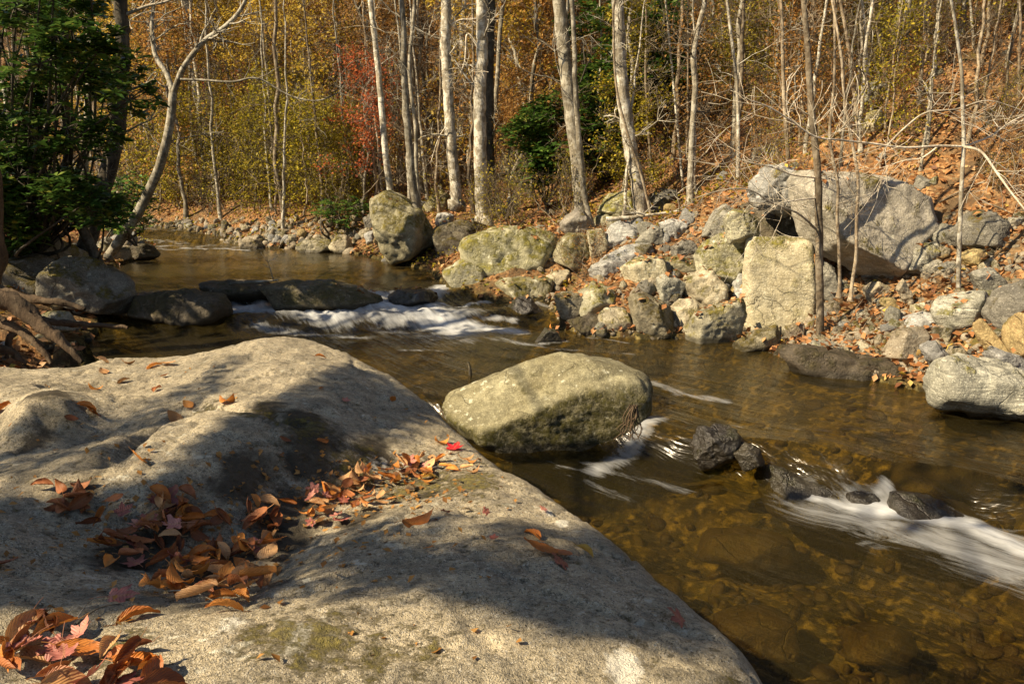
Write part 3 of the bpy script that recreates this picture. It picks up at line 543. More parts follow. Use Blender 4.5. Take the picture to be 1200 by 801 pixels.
rock([(327, 286), (333, 276), (345, 277), (350, 287)], 'small bright white stone on the far right bank of the pool', BLUE, name='stone', cat='stone')
rock([(344, 292), (362, 281), (384, 284), (390, 296), (360, 298)], 'low dark mossy rock between the white stone and the pool bank', MOS2, .8, 8)
rock([(383, 286), (395, 276), (410, 280), (414, 294), (388, 298)], 'brown rounded stone on the bank left of the tall mossy boulder', TAN, .8, 8, name='stone', cat='stone')
rock([(128, 304), (134, 289), (147, 289), (151, 303)], 'tan stone at the foot of the curved leaning tree', TAN, name='stone', cat='stone')
rock([(146, 300), (155, 288), (172, 287), (183, 298), (165, 305)], 'dark wet stone at the water by the curved leaning tree', WETB, name='stone', cat='stone')
rock([(60, 300), (84, 286), (100, 290), (104, 303), (80, 308)], 'shadowed stone between the ledge and the curved leaning tree', LEFT, name='stone', cat='stone')
rock([(30, 385), (50, 366), (72, 368), (82, 384), (50, 392)], 'rounded brown stone between the tree roots and the sloping rock', LEFT, name='stone', cat='stone')
rock([(884, 556), (898, 534), (950, 530), (995, 542), (1006, 566), (930, 570)], 'dark wet ledge stone at the left of the lower cascade, water slipping over it', WET, .8, 7, .05, Y=4.95, sink=.3).location.z -= .15
rock([(1046, 590), (1058, 556), (1100, 554), (1150, 568), (1165, 596)], 'dark wet ledge stone right of the small splash in the lower cascade', WET, .8, 7, .05, Y=4.55, sink=.3).location.z -= .215
rock([(990, 578), (1004, 556), (1040, 556), (1062, 584)], 'low dark stone under the small splash of the lower cascade', WET, .8, 7, .05, Y=4.78, sink=.3, name='stone', cat='stone').location.z -= .15
for (px, py, s, l) in [(770, 640, 50, 'orange-brown stone under the clear water beside the leaf-strewn rock'), (1010, 545, 60, 'brown stone under the sheet of water at the lower cascade'), (880, 600, 80, 'long amber stone on the creek bed below the cascade'),
                       (900, 690, 90, 'large olive stone on the bed in the foreground pool'), (1040, 700, 70, 'dim brown stone deep in the foreground pool'), (700, 600, 45, 'yellowish bed stone under shallow water'), (1120, 520, 90, 'wide dark bed stone upstream of the cascade'), (960, 770, 80, 'golden stone on the bed nearest the camera')]:
    q = Pz(px, py, -.30 if py > 560 else -.1); wd = s / FPX * q[1] * .78
    P, F, _ = rock_shape(np.array([(-wd, -wd * .3), (-wd * .8, wd * .22), (0, wd * .34), (wd * .8, wd * .2), (wd, -wd * .3)]), wd * 1.5, 6, .05, int(px), 4)
    o = obj('bed_stone', P, F, BED if px != 1010 else WETB); o.location = (q[0], q[1], q[2] - .27); tag(o, l, 'stone')
# ------------------------------------------------------------------ the leaf-strewn foreground boulder
CT = [(0, 800, .93), (-300, 800, .95), (300, 800, .93), (600, 800, .89), (860, 800, .82), (300, 740, .93), (450, 740, .91), (600, 700, .88), (780, 720, .82), (880, 770, .78), (800, 695, .76),
      (700, 618, .73), (600, 552, .68), (560, 535, .64), (530, 494, .60), (490, 462, .64), (430, 430, .72), (380, 405, .80), (320, 396, .86), (260, 408, .80), (225, 416, .72), (130, 421, .68), (0, 430, .76), (-300, 430, .85),
      (240, 700, .79), (270, 660, .72), (180, 650, .76), (120, 620, .80), (330, 610, .71), (420, 570, .68), (480, 550, .66), (345, 690, .87), (420, 640, .84), (480, 600, .79), (560, 560, .72), (640, 620, .80), (340, 740, .92),
      (200, 560, .87), (330, 530, .83), (290, 570, .80), (100, 520, .85), (400, 490, .79), (450, 510, .71), (410, 530, .76), (380, 440, .82), (320, 450, .84), (200, 480, .80), (120, 460, .74), (50, 450, .84), (30, 470, .92), (70, 470, .90), (60, 512, .75), (0, 512, .77), (110, 500, .76), (350, 505, .85), (320, 580, .73), (385, 590, .69), (300, 540, .83), (0, 560, .86), (0, 640, .88), (60, 700, .90), (140, 740, .90), (-200, 600, .95),
      (500, 660, .88), (560, 600, .80)]
CP = np.array([Pz(*c) for c in CT])
def _tps(r2): return np.where(r2 > 1e-9, r2 * np.log(np.maximum(r2, 1e-12)), 0)
_n = len(CP); _K = _tps(((CP[:, None, :2] - CP[None, :, :2]) ** 2).sum(-1)) + np.eye(_n) * .012
_A = np.zeros((_n + 3, _n + 3)); _A[:_n, :_n] = _K; _A[:_n, _n] = 1; _A[:_n, _n + 1:] = CP[:, :2]; _A[_n, :_n] = 1; _A[_n + 1:, :_n] = CP[:, :2].T
_w = np.linalg.solve(_A, np.concatenate([CP[:, 2], [0, 0, 0]]))
BP = [tuple(Pz(*c)[:2]) for c in [(935, 825, .74), (893, 765, .72), (806, 690, .70), (705, 615, .67), (608, 552, .62), (560, 512, .58), (525, 482, .57), (480, 448, .62), (428, 424, .68), (370, 401, .77), (320, 391, .82), (262, 404, .77), (215, 413, .69), (130, 418, .65), (60, 424, .74), (-60, 428, .74), (-350, 440, .8)]]
BP = [tuple(p) for p in BP] + [(-3.6, 1.2), (-2.2, -1.2), (1.1, -1.2), (1.25, .5)]
GR = [[(130, 560), (165, 528), (172, 505), (210, 487)], [(205, 470), (245, 480), (300, 492), (345, 505)]]
def zboulder(x, y, fine=True):
    x = np.asarray(x, float); y = np.asarray(y, float); sh = x.shape; xf, yf = x.ravel(), y.ravel(); z = np.empty(xf.shape)
    for i in range(0, len(xf), 20000):
        a, b = xf[i:i + 20000], yf[i:i + 20000]; r2 = (a[:, None] - CP[None, :, 0]) ** 2 + (b[:, None] - CP[None, :, 1]) ** 2
        z[i:i + 20000] = _tps(r2) @ _w[:_n] + _w[_n] + a * _w[_n + 1] + b * _w[_n + 2]
    z = np.clip(z.reshape(sh), .55, 1.0); d, _, _ = segdist(x, y, BP + [BP[0]]); ins = inpoly(x, y, BP); d = np.where(ins, d, -d) + .02 * n2(x, y, 3., 3, 7.)
    r = .16; z = z - np.where(d < r, r * (1 - np.sqrt(np.clip(1 - (1 - np.clip(d, 0, r) / r) ** 2, 0, 1))), 0) - np.maximum(0, -d) * 3.2
    if fine:
        for gpl, wd, dp in ((GR[0], .05, .07), (GR[1], .04, .05)):
            q = [tuple(Pz(a, b, .82)[:2]) for a, b in gpl]; dd, _, _ = segdist(x + .02 * n2(x, y, 6., 2), y, q); z = z - dp * np.exp(-(dd / wd) ** 2)
        z = z + .014 * n2(x, y, 1.6, 3) + .017 * n2(x, y, 5, 5, 2.) - .012 * sst(.75, 1., 1 - np.abs(n2(x + .3 * y, y, 2.4, 4, 12.)) * 3) + .0075 * n2(x, y, 24., 3, 1.) + .002 * n2(x, y, 70, 2, 3.)
        z = z - .03 * sst(.1, .45, n2(x, y, 2.1, 4, 31.)) * sst(2.6, 3.2, y)
    return z
def zB1(x, y): return float(zboulder(np.array([x]), np.array([y]))[0])
ys = np.linspace(-1.4, 6.2, 560); ys = np.sign(ys) * np.abs(ys); xs = np.linspace(-5.2, 1.8, 560)
YY, XX = np.meshgrid(ys, xs, indexing='ij'); ZZ = zboulder(XX, YY)
F = grid_faces(len(ys), len(xs)); kf = (ZZ.ravel()[F] > -.75).any(1); F = F[kf]; used = np.unique(F); remap = np.full(XX.size, -1); remap[used] = np.arange(len(used))
M = N('foreground_gneiss'); v = M.map()
big_ = M.noise(1.7, 5, .6, v); mid = M.noise(8, 6, .68, v); fine = M.noise(60, 4, .7, v); grit = M.noise(260, 2, .7, v); cell = M.vor(300, v, 'F1', 'Color'); cs = M.n('SeparateColor'); M.l(cell, cs.inputs[0])
col = M.mix(M.ramp(big_, [(.3, 0.), (.7, 1.)]), (.37, .315, .21), (.53, .455, .305))
col = M.mix(M.ramp(mid, [(.45, 0.), (.7, .75)]), col, (.20, .18, .135))
col = M.mix(M.ramp(fine, [(.33, .8), (.5, 0.)]), col, (.10, .09, .065))
col = M.mix(M.ramp(fine, [(.6, 0.), (.72, .6)]), col, (.62, .58, .46))
col = M.mix(M.ramp(cs.outputs[0], [(.88, 0.), (.92, .6)]), col, (.62, .58, .48))
col = M.mix(M.ramp(cs.outputs[1], [(.9, 0.), (.94, .8)]), col, (.06, .055, .04))
pit = M.attr('damp_dark'); mo = M.attr('moss')
col = M.mix(M.math('MULTIPLY', M.ramp(M.noise(19, 4, .6, v), [(.60, 0.), (.65, .8)]), M.ramp(M.noise(2.6, 3, .5, v), [(.45, 0.), (.6, 1.)])), col, (.62, .60, .48))
wth = M.ramp(M.noise(4.2, 7, .75, v), [(.46, 0.), (.62, .55)]); col = M.mix(wth, col, (.12, .105, .07))
dark_tone = M.ramp(M.math('ADD', pit, M.math('MULTIPLY', M.math('SUBTRACT', mid, .5), 1.6)), [(.35, 0.), (.8, .92)]); col = M.mix(dark_tone, col, (.045, .036, .022))  # darker tone in the hollow, under the hump and low down
pl = M.ramp(M.math('ADD', M.attr('pale'), M.math('MULTIPLY', M.math('SUBTRACT', M.noise(17, 4, .6, v), .5), 2.4)), [(.5, 0.), (.75, .9)]); col = M.mix(pl, col, (.66, .63, .52))
mn = M.ramp(M.math('ADD', mo, M.math('MULTIPLY', M.math('SUBTRACT', M.noise(26, 8, .8, v), .5), 5.)), [(.35, 0.), (.9, .9)])
col = M.mix(mn, col, M.mix(M.ramp(M.noise(45, 5, .8, v), [(.35, 0.), (.68, 1.)]), (.035, .032, .010), (.24, .195, .035)))
h = M.math('ADD', M.math('MULTIPLY', fine, .6), M.math('MULTIPLY', grit, .35)); h = M.math('ADD', h, M.math('MULTIPLY', mid, .6)); h = M.math('ADD', h, M.math('MULTIPLY', mn, .5))
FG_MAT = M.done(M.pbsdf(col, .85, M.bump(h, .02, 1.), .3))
def reg(pts, z=.82):   # soft spots: (px, py, radius in px)
    a = np.zeros_like(XX)
    for px, py, r in pts:
        q = Pz(px, py, z); w_ = r / FPX * q[1]; a = np.maximum(a, np.exp(-(((XX - q[0]) / w_) ** 2 + ((YY - q[1]) / (w_ * 2.0)) ** 2)))
    return a
damp_dark = reg([(250, 640, 60), (170, 620, 55), (320, 600, 60), (330, 570, 50), (420, 575, 35), (370, 520, 45), (310, 490, 30), (350, 495, 35), (60, 480, 28), (280, 560, 40), (500, 545, 25), (90, 590, 30), (165, 530, 12), (40, 790, 30), (440, 500, 28), (40, 505, 20)])  # darker spots: damp hollow wall, undercut of the small hump, creases
d_e, _, _ = segdist(XX, YY, BP + [BP[0]]); damp_dark = np.maximum(damp_dark, .75 * sst(.55, .15, ZZ))
moss = reg([(500, 515, 40), (545, 525, 40), (470, 525, 34), (420, 515, 30), (560, 535, 26), (360, 500, 24), (300, 492, 20), (240, 476, 14), (380, 790, 45), (330, 790, 30), (500, 795, 26), (440, 800, 30), (250, 480, 12), (330, 498, 14), (860, 790, 16), (300, 780, 18), (150, 795, 25), (200, 490, 8)], .84) * .95
pale = reg([(440, 508, 18), (470, 498, 10), (500, 510, 10), (640, 568, 12), (660, 585, 10), (350, 790, 25), (270, 770, 20), (30, 790, 35), (730, 795, 30)], .84)
fb = obj('leaf_strewn_boulder', np.stack([XX, YY, ZZ], -1).reshape(-1, 3)[used], remap[F], FG_MAT, attrs={'damp_dark': damp_dark.ravel()[used], 'moss': moss.ravel()[used], 'pale': pale.ravel()[used]})
tag(fb, 'broad low foreground boulder speckled grey-tan, its hollow filled with fallen leaves', 'boulder')
def hitB(px, py): return hit(px, py, lambda x, y: zboulder(x, y), .6, 7)
def surf(px, py):      # the first surface under a pixel
    return hit(px, py, lambda x, y: np.maximum(np.where((y < 6), zboulder(x, y, False), -1), ground(x, y)), .6, 60)
# ------------------------------------------------------------------ trees
def tube(path, rad, seg=8, noise=.0, sd_=0):
    path = np.asarray(path, float); rad = np.asarray(rad, float); n = len(path)
    T = np.gradient(path, axis=0); T /= np.linalg.norm(T, axis=1)[:, None] + 1e-9
    u = np.cross(T, [0.13, .97, .2]); u /= np.linalg.norm(u, axis=1)[:, None] + 1e-9; v = np.cross(T, u)
    a = np.linspace(0, 2 * math.pi, seg, endpoint=False); ring = u[:, None] * np.cos(a)[None, :, None] + v[:, None] * np.sin(a)[None, :, None]
    rr = rad[:, None] * np.ones(seg)
    if noise: rr = rr * (1 + noise * fbm(np.stack([np.cos(a)[None] * 1.3 + 0 * rr, np.sin(a)[None] * 1.3 + 0 * rr, np.arange(n)[:, None] * .35 + sd_ + 0 * rr], -1), 3))
    P = path[:, None] + ring * rr[..., None]
    return P.reshape(-1, 3), grid_faces(n, seg, True)
class Acc:
    def __init__(s): s.V = []; s.F = []; s.k = 0; s.a = []
    def add(s, V, F, a=None):
        s.V.append(V); s.F.append(F + s.k); s.k += len(V)
        if a is not None: s.a.append(a)
    def get(s): return np.concatenate(s.V), np.concatenate(s.F)
    def obj(s, name, mat, parent=None, smooth=True):
        if not s.V: return None
        V, F = s.get(); return obj(name, V, F, mat, parent, smooth, {'lv': np.concatenate(s.a)} if s.a else None)
def curve(pts, n):
    pts = np.asarray(pts, float); t = np.linspace(0, len(pts) - 1, n); i = np.clip(t.astype(int), 0, len(pts) - 2); f = (t - i)[:, None]
    p0 = pts[np.maximum(i - 1, 0)]; p1 = pts[i]; p2 = pts[i + 1]; p3 = pts[np.minimum(i + 2, len(pts) - 1)]
    return .5 * (2 * p1 + (p2 - p0) * f + (2 * p0 - 5 * p1 + 4 * p2 - p3) * f ** 2 + (3 * p1 - p0 - 3 * p2 + p3) * f ** 3)
def twig(acc, p, d, L, r, depth, rg, droop=0., tips=None, seg=4, kids=(3, 6)):
    n = max(4, int(L / .14)) if L > .5 else 4; n = min(n, 12); path = [np.array(p, float)]; d = np.array(d, float); d /= np.linalg.norm(d)
    for i in range(n):
        d = d + rg.normal(size=3) * .16 + np.array([0, 0, -droop]) * .1; d /= np.linalg.norm(d); path.append(path[-1] + d * L / n)
    path = np.array(path); acc.add(*tube(path, np.linspace(r, max(r * .3, .0025), n + 1), seg if r > .012 else 3))
    if tips is not None and depth <= 1:
        for q in path[n // 3:]: tips.append(q)
    if depth > 0:
        for k in range(rg.integers(*kids)):
            i = rg.integers(max(1, n // 4), n); t = path[min(i + 1, n)] - path[i]; t /= np.linalg.norm(t) + 1e-9
            s = np.cross(t, rg.normal(size=3)); s /= np.linalg.norm(s) + 1e-9
            twig(acc, path[i], t * .55 + s * .8 + np.array([0, 0, .12]), L * rg.uniform(.35, .6), r * .55, depth - 1, rg, droop, tips, seg, kids)
def leaves(acc, P, size, rg, lay=.5, whorl=0):
    """pointed folded leaves (two quads each) at points P"""
    P = np.asarray(P, float); n = len(P)
    if whorl: P = np.repeat(P, whorl, 0); az = np.tile(np.arange(whorl) * 2 * math.pi / whorl, n) + np.repeat(rg.uniform(0, 6, n), whorl); n = len(P); el = rg.uniform(-.5, .5, n)
    else: az = rg.uniform(0, 2 * math.pi, n); el = rg.uniform(-1.2, .8, n)
    d = np.stack([np.cos(az) * np.cos(el), np.sin(az) * np.cos(el), np.sin(el)], -1)
    up = rg.normal(size=(n, 3)) * lay + [0, 0, 1]; s = np.cross(d, up); s /= np.linalg.norm(s, axis=1)[:, None] + 1e-9; nn = np.cross(s, d)
    L = size * rg.uniform(.6, 1.3, n)[:, None]; w_ = L * (.22 if whorl else .34)
    a = P; b = P + d * L; m = P + d * L * .5 - nn * L * .05; l = m + s * w_ + nn * w_ * .5; r = m - s * w_ + nn * w_ * .5
    V = np.stack([a, l, b, r], 1).reshape(-1, 3); k = np.arange(n)[:, None] * 4
    F = np.concatenate([k + [0, 1, 2], k + [0, 2, 3]]); lv = np.repeat(np.clip(rg.normal(.5, .25, n), 0, 1), 4)
    acc.add(V, F, lv)
def blob_pts(tips, n, spread, rg):
    T = np.array(tips); c = T[rg.integers(0, len(T), n)]; return c + rg.normal(size=(n, 3)) * spread
# named trees: outline points (px, py) are carried to the distance at which the trunk meets the ground
def px_path(pts, Y, dY=None): return np.array([Py(a, b, Y + (dY[i] if dY else 0)) for i, (a, b) in enumerate(pts)])
def named_tree(name, label, cat, pts, w0, mat, Y=None, top=7., limbs=8, seed=1, lean=None, w1=None, hand=None, leafmat=None, nleaf=0, bury=.15, limb_r=.24, twd=2, zmin=1.):
    rg = np.random.default_rng(seed); b = surf(*pts[0]) if Y is None else Py(pts[0][0], pts[0][1], Y); Y = b[1]
    P = px_path(pts, Y, lean); r0 = w0 / 2 / FPX * Y; r1 = (w1 or w0 * .8) / 2 / FPX * Y
    d = P[-1] - P[-2]; d /= np.linalg.norm(d); k = len(P); rads = list(np.linspace(r0, r1, k))
    if top: P = np.vstack([P, P[-1] + d * top * .5 + rg.normal(size=3) * .15, P[-1] + d * top + rg.normal(size=3) * .3]); rads += [r1 * .6, r1 * .15]
    P = np.vstack([P[0] - np.array([0, 0, bury]), P]); rads = [rads[0] * 1.25] + rads
    root = empty(name, b); tag(root, label, cat)
    n = max(10, int(np.linalg.norm(np.diff(P, axis=0), axis=1).sum() / .16)); C = curve(P, n); C[1:-1] += rg.normal(size=(n - 2, 3)) * r0 * .05
    rr = np.interp(np.linspace(0, 1, n), np.linspace(0, 1, len(rads)), rads); rr[:3] *= np.array([1.5, 1.3, 1.12])[:len(rr[:3])]
    o = obj('trunk', *tube(C - b, rr, 16, .10, seed), mat, root)
    A = Acc(); tips = []
    for q in range(limbs):
        i = int(n * rg.uniform(.22, .97)); s = rg.normal(size=3); s[2] = abs(s[2]) * .4 + .25; s /= np.linalg.norm(s)
        if C[i][2] - b[2] < zmin: continue
        A = Acc(); L = rg.uniform(.5, 1.5) * (.7 + 12 * r0 * (C[i][2] > 4)); twig(A, C[i] - b, s, L, max(.005, rr[i] * limb_r * rg.uniform(.4, .9)), twd, rg, .2, tips); A.obj('limb', mat if mat is not B_DARK else B_GREY, root)
    for hp in (hand or []):
        hpts, hw, *rest = hp; dy_ = rest[0] if rest else None; H = px_path(hpts, Y, dy_); m = max(8, len(H) * 5); A2 = Acc(); Hc = curve(H, m); hr = np.linspace(hw / 2, hw * .2, m) / FPX * Y
        A2.add(*tube(Hc - b, hr, 8, .15, seed))
        for q in range(int(4 + len(H) * 1.5)):
            i = rg.integers(m // 4, m); t = Hc[min(i + 1, m - 1)] - Hc[i - 1]; t /= np.linalg.norm(t) + 1e-9; s = np.cross(t, rg.normal(size=3)); twig(A2, Hc[i] - b, t * .6 + s / (np.linalg.norm(s) + 1e-9) * .6, rg.uniform(.25, .8), max(.003, hr[i] * .45), 1, rg, 0, tips)
        A2.obj('limb', B_BARE if mat is not B_GREY else B_GREY, root)
    if nleaf and tips:
        A = Acc(); leaves(A, blob_pts(tips, nleaf, .06, rg), .07, rg); A.obj('crown', leafmat, root)
    return root, C
NT = named_tree
NT('leaning_tree', 'curved leaning tree forking high over the water on the left bank', 'tree', [(128, 300), (150, 268), (176, 222), (192, 180), (200, 140), (203, 108)], 12, B_GREY, top=0, limbs=3, seed=3, w1=8.5, lean=[0, -.1, -.2, -.3, -.3, -.3], zmin=1.5,
   hand=[([(203, 110), (216, 78), (240, 48), (268, 28), (288, 0), (305, -60), (330, -200)], 7, [-.3, -.4, -.5, -.6, -.7, -.9, -1]), ([(203, 112), (196, 88), (182, 64), (178, 30), (180, 0), (176, -60), (170, -220)], 6.5, [-.3, -.2, -.1, 0, .1, .2, .3]),
         ([(212, 93), (240, 94), (272, 96), (302, 92), (340, 112), (372, 118), (398, 108)], 2.8, [-.4, -.6, -.8, -.9, -1., -1.1, -1.2])])
NT('dark_tree', 'straight grey trunk rising behind the evergreen bush', 'tree', [(100, 292), (118, 230), (136, 160), (142, 100), (143, 40), (141, 0)], 20, B_DARK, top=6, limbs=9, seed=4, w1=14, Y=12.0, hand=[([(146, 18), (170, 8), (195, 2), (215, -8)], 4)], twd=1)
NT('dark_tree', 'dark forked stem in the shade left of the curved leaning tree', 'tree', [(112, 300), (98, 270), (84, 240), (76, 200), (80, 170)], 12, B_DARK, top=3, limbs=6, seed=5, Y=10.8)
NT('slim_tree', 'thin dark mottled trunk at the upper left behind the evergreen leaves', 'tree', [(96, 250), (100, 180), (105, 100), (106, 50), (104, 0)], 9, B_GREY, top=5, limbs=8, seed=6, Y=14)
NT('slim_tree', 'slim pale trunk growing from the peak of the tall mossy boulder', 'tree', [(459, 232), (452, 180), (446, 110), (440, 50), (434, 0)], 8, B_PALE, top=5, limbs=9, seed=7, Y=14.6, w1=6)
NT('slim_tree', 'slim tan trunk just right of the tall mossy boulder', 'tree', [(489, 250), (482, 200), (477, 140), (474, 90), (470, 0)], 10, B_GREY, top=5, limbs=10, seed=8, Y=14.2, w1=6)
NT('slim_tree', 'thin trunk paired close to the slim tan one', 'tree', [(492, 246), (488, 200), (487, 150), (480, 80), (486, 0)], 5, B_GREY, top=4, limbs=8, seed=9, Y=14.5)
NT('pale_tree', 'white-barked tree with a slight bend, left of the tall grey trunk', 'tree', [(535, 232), (530, 180), (526, 120), (522, 50), (523, 0)], 13, B_PALE, top=7, limbs=12, seed=10, Y=15.8, w1=11, hand=[([(523, 34), (538, 24), (560, 22), (575, 24)], 2.4), ([(530, 140), (515, 160), (505, 190)], 2)])
NT('grey_tree', 'tall straight pale grey trunk in the middle of the woods', 'tree', [(565, 250), (563, 190), (562, 120), (565, 60), (564, 0)], 16, B_PALE, top=8, limbs=8, seed=11, Y=14.0, w1=12, hand=[([(563, 60), (548, 40), (545, 70), (540, 85)], 3)])
NT('dark_tree', 'dark shaded trunk close behind the tall pale grey one', 'tree', [(574, 232), (573, 170), (573, 90), (575, 0)], 13, B_DARK, top=7, limbs=8, seed=12, Y=16.2, w1=10)
NT('slim_tree', 'thin brown stem right of the dark shaded trunk', 'tree', [(579, 226), (578, 160), (583, 90), (590, 0)], 6, B_GREY, top=5, limbs=8, seed=13, Y=17)
NT('grey_tree', 'stout brown-grey trunk leaning left, the larger of the leaning pair', 'tree', [(681, 250), (678, 200), (669, 130), (662, 70), (655, 0)], 17, B_GREY, top=8, limbs=8, seed=14, Y=12.8, w1=14)
NT('slim_tree', 'thin leaning trunk of the pair, crossing the stout one at its base', 'tree', [(694, 266), (684, 225), (678, 160), (674, 100), (670, 0)], 7, B_GREY, top=6, limbs=9, seed=15, Y=12.4, w1=5)
NT('pale_tree', 'big leaning mottled trunk standing above the bluish white boulder', 'tree', [(752, 258), (748, 220), (738, 170), (729, 100), (725, 40), (724, 0)], 17, B_PALE, top=8, limbs=7, seed=16, Y=12.2, w1=13)
NT('vine_stem', 'thin curling vine climbing the big leaning mottled trunk', 'vine', [(764, 262), (760, 240), (750, 200), (735, 155), (722, 100), (719, 30), (721, 0)], 3.2, B_TWIG, top=2, limbs=4, seed=17, Y=11.9, w1=2.4)
NT('sapling', 'straight young tree standing in front of the huge boulder', 'tree', [(961, 386), (960, 300), (958, 200), (951, 130), (947, 60), (942, 0)], 9.5, B_TWIG, top=4, limbs=8, seed=18, Y=8.55, w1=6, limb_r=.3, zmin=.8,
   hand=[([(958, 270), (935, 250), (905, 238), (880, 223), (850, 222), (815, 232)], 2.6, [0, -.2, -.4, -.5, -.6, -.6]), ([(957, 208), (930, 205), (905, 196), (885, 192), (865, 186)], 2.6, [0, -.1, -.2, -.3, -.3]), ([(956, 232), (930, 235), (910, 240), (890, 260)], 2.2, [0, -.2, -.3, -.5])])
NT('sapling', 'thin crooked stem just right of the straight young tree', 'tree', [(984, 332), (983, 290), (981, 250), (982, 215), (972, 160), (978, 90)], 4, B_TWIG, top=2, limbs=6, seed=19, Y=8.35, w1=3, zmin=.6)
NT('sapling', 'thin stem bending at its foot before the huge boulder', 'tree', [(998, 336), (1003, 300), (1004, 250), (1005, 205), (990, 120), (985, 60)], 4.2, B_TWIG, top=2, limbs=6, seed=20, Y=8.3, w1=3, zmin=.6)
NT('sapling', 'slender stem with side shoots left of the forked sapling, behind the huge boulder', 'tree', [(1066, 228), (1064, 170), (1063, 100), (1064, 40), (1066, 0)], 6.5, B_PALE, top=4, limbs=10, seed=21, Y=11.6, w1=5)
NT('sapling', 'slender forked sapling carrying a long bare sideways branch', 'tree', [(1123, 345), (1124, 290), (1126, 230), (1129, 176), (1128, 120), (1124, 60)], 5.5, B_PALE, top=2.5, limbs=6, seed=22, Y=8.0, w1=3.5, zmin=1.,
   hand=[([(1129, 172), (1100, 171), (1060, 173), (1020, 168), (985, 164), (955, 160), (925, 140), (900, 125), (880, 118)], 3.0, [0, -.1, -.2, -.3, -.4, -.5, -.6, -.7, -.8]), ([(1129, 172), (1150, 178), (1170, 205), (1190, 232), (1215, 262)], 3.4, [0, -.2, -.4, -.6, -.8]),
         ([(1129, 172), (1160, 160), (1190, 140), (1230, 125)], 3, [0, .2, .3, .5]), ([(1100, 171), (1080, 185), (1060, 188), (1035, 196)], 2), ([(1040, 170), (1060, 150), (1085, 132), (1120, 128), (1160, 118), (1210, 135)], 2.4)])
for i, (x0, y0, x1, x2, Y, w_) in enumerate([(1012, 205, 1000, 985, 11.0, 5), (1035, 205, 1018, 1010, 11.2, 4), (1046, 195, 1040, 1022, 11.8, 4), (1000, 120, 997, 1001, 13, 4), (990, 120, 988, 992, 13.2, 5), (1008, 122, 1015, 1017, 13.1, 3.5), (1194, 165, 1194, 1195, 10, 3.5), (1076, 90, 1078, 1085, 13.5, 4),
                                            (924, 195, 918, 915, 11.2, 5), (865, 215, 864, 852, 11.5, 4.5), (924, 100, 920, 912, 13.0, 4), (1140, 165, 1142, 1137, 11, 4), (765, 215, 757, 757, 14, 3.5), (800, 215, 790, 780, 13, 3)]):
    where = ['rising from behind the top of the huge boulder', 'with a kink, behind the huge boulder and right of its neighbour', 'shaded, upslope of the huge boulder', 'pale, middle one of three on the slope', 'pale, left one of three on the slope', 'thin, right one of three on the slope',
             'whitish, close to the right edge of the view', 'high on the slope near the top of the view', 'growing from the craggy boulder above the hollow', 'behind the tall blue-grey slab', 'high on the slope left of the three pale stems', 'on the slope above the long bare branch', 'hair-thin, right of the big leaning mottled trunk', 'hair-thin, on the leaf slope right of the vine'][i]
    NT('sapling', 'young bare stem ' + where, 'tree', [(x0, y0), (x1, y0 * .5), (x2, 0)], w_, B_PALE if i % 2 else B_TWIG, top=3, limbs=9, seed=40 + i, Y=Y, w1=w_ * .7, zmin=.5)
# the tree at the left edge with its roots on the bank
root = empty('rooted_tree', Py(-30, 400, 7.2)); tag(root, 'big tree at the left edge with brown roots creeping over the bank', 'tree'); b = np.array(root.location)
C = curve([Py(-60, 430, 7.2), Py(-42, 360, 7.2), Py(-24, 300, 7.3), Py(-30, 200, 7.3), Py(-50, 60, 7.3), Py(-80, -300, 7.4)], 40); obj('trunk', *tube(C - b, np.linspace(.24, .16, 40), 20, .3, 2), B_ROOT, root)
for k, pts in enumerate([[(-30, 345), (10, 352), (40, 375), (62, 392), (80, 408), (96, 424)], [(-30, 360), (0, 378), (25, 388), (50, 410), (60, 425)], [(-20, 335), (15, 345), (50, 352), (75, 355), (100, 362)], [(-40, 390), (-10, 405), (15, 412), (30, 426)], [(20, 382), (10, 400), (8, 420)], [(40, 372), (70, 378), (110, 380), (150, 384)]]):
    H = np.array([Py(a, c_, 6.9 + .15 * k - .04 * j) for j, (a, c_) in enumerate(pts)]); m = 30; Hc = curve(H, m); Hc += .02 * np.stack([n2(Hc[:, 0], Hc[:, 2], 7., 2, k + q) for q in (0, 3, 6)], -1)
    obj('root', *tube(Hc - b, np.linspace([.10, .06, .055, .05, .04, .04][k], .016, m), 12, .7, k), B_ROOT, root)
# ------------------------------------------------------------------ evergreen bushes (rhododendron)
def evergreen(name, label, spots, n, size, seed, base, group=None):
    """SPOTS: (px, py, Y, radius) clumps; stems run from the base to each clump"""
    rg = np.random.default_rng(seed); root = empty(name, base); tag(root, label, 'bush', group); b = np.array(base); S_ = Acc(); L_ = Acc(); P = []
    for (px, py, Y, r) in spots:
        c = Py(px, py, Y); m = (b + c) / 2 + rg.normal(size=3) * .25; S_.add(*tube(curve([b - b * 0, m, c], 10) - b, np.linspace(.03, .008, 10), 5))
        for _ in range(int(n)):
            d = rg.normal(size=3); d /= np.linalg.norm(d); e = c + d * r * rg.uniform(.35, 1) ** .5 * np.array([1, 1, .8]); P.append(e)
            if rg.random() < .25: S_.add(*tube(curve([c, (c + e) / 2 + rg.normal(size=3) * .05, e], 5) - b, np.linspace(.009, .004, 5), 3))
    leaves(L_, np.array(P) - b, size, rg, .3, whorl=7)
    S_.obj('stem', B_DARK, root); L_.obj('foliage', L_GRN, root); return root
rg = np.random.default_rng(5)
sp = [(rg.uniform(-60, 162) - (rg.random() < .5) * rg.uniform(0, 60), rg.uniform(-50, 262), rg.uniform(9.0, 11.8), rg.uniform(.2, .42)) for _ in range(78)]
evergreen('rhododendron', 'large dark glossy evergreen bush overhanging the left bank', sp, 36, .13, 5, Py(40, 300, 10.5))
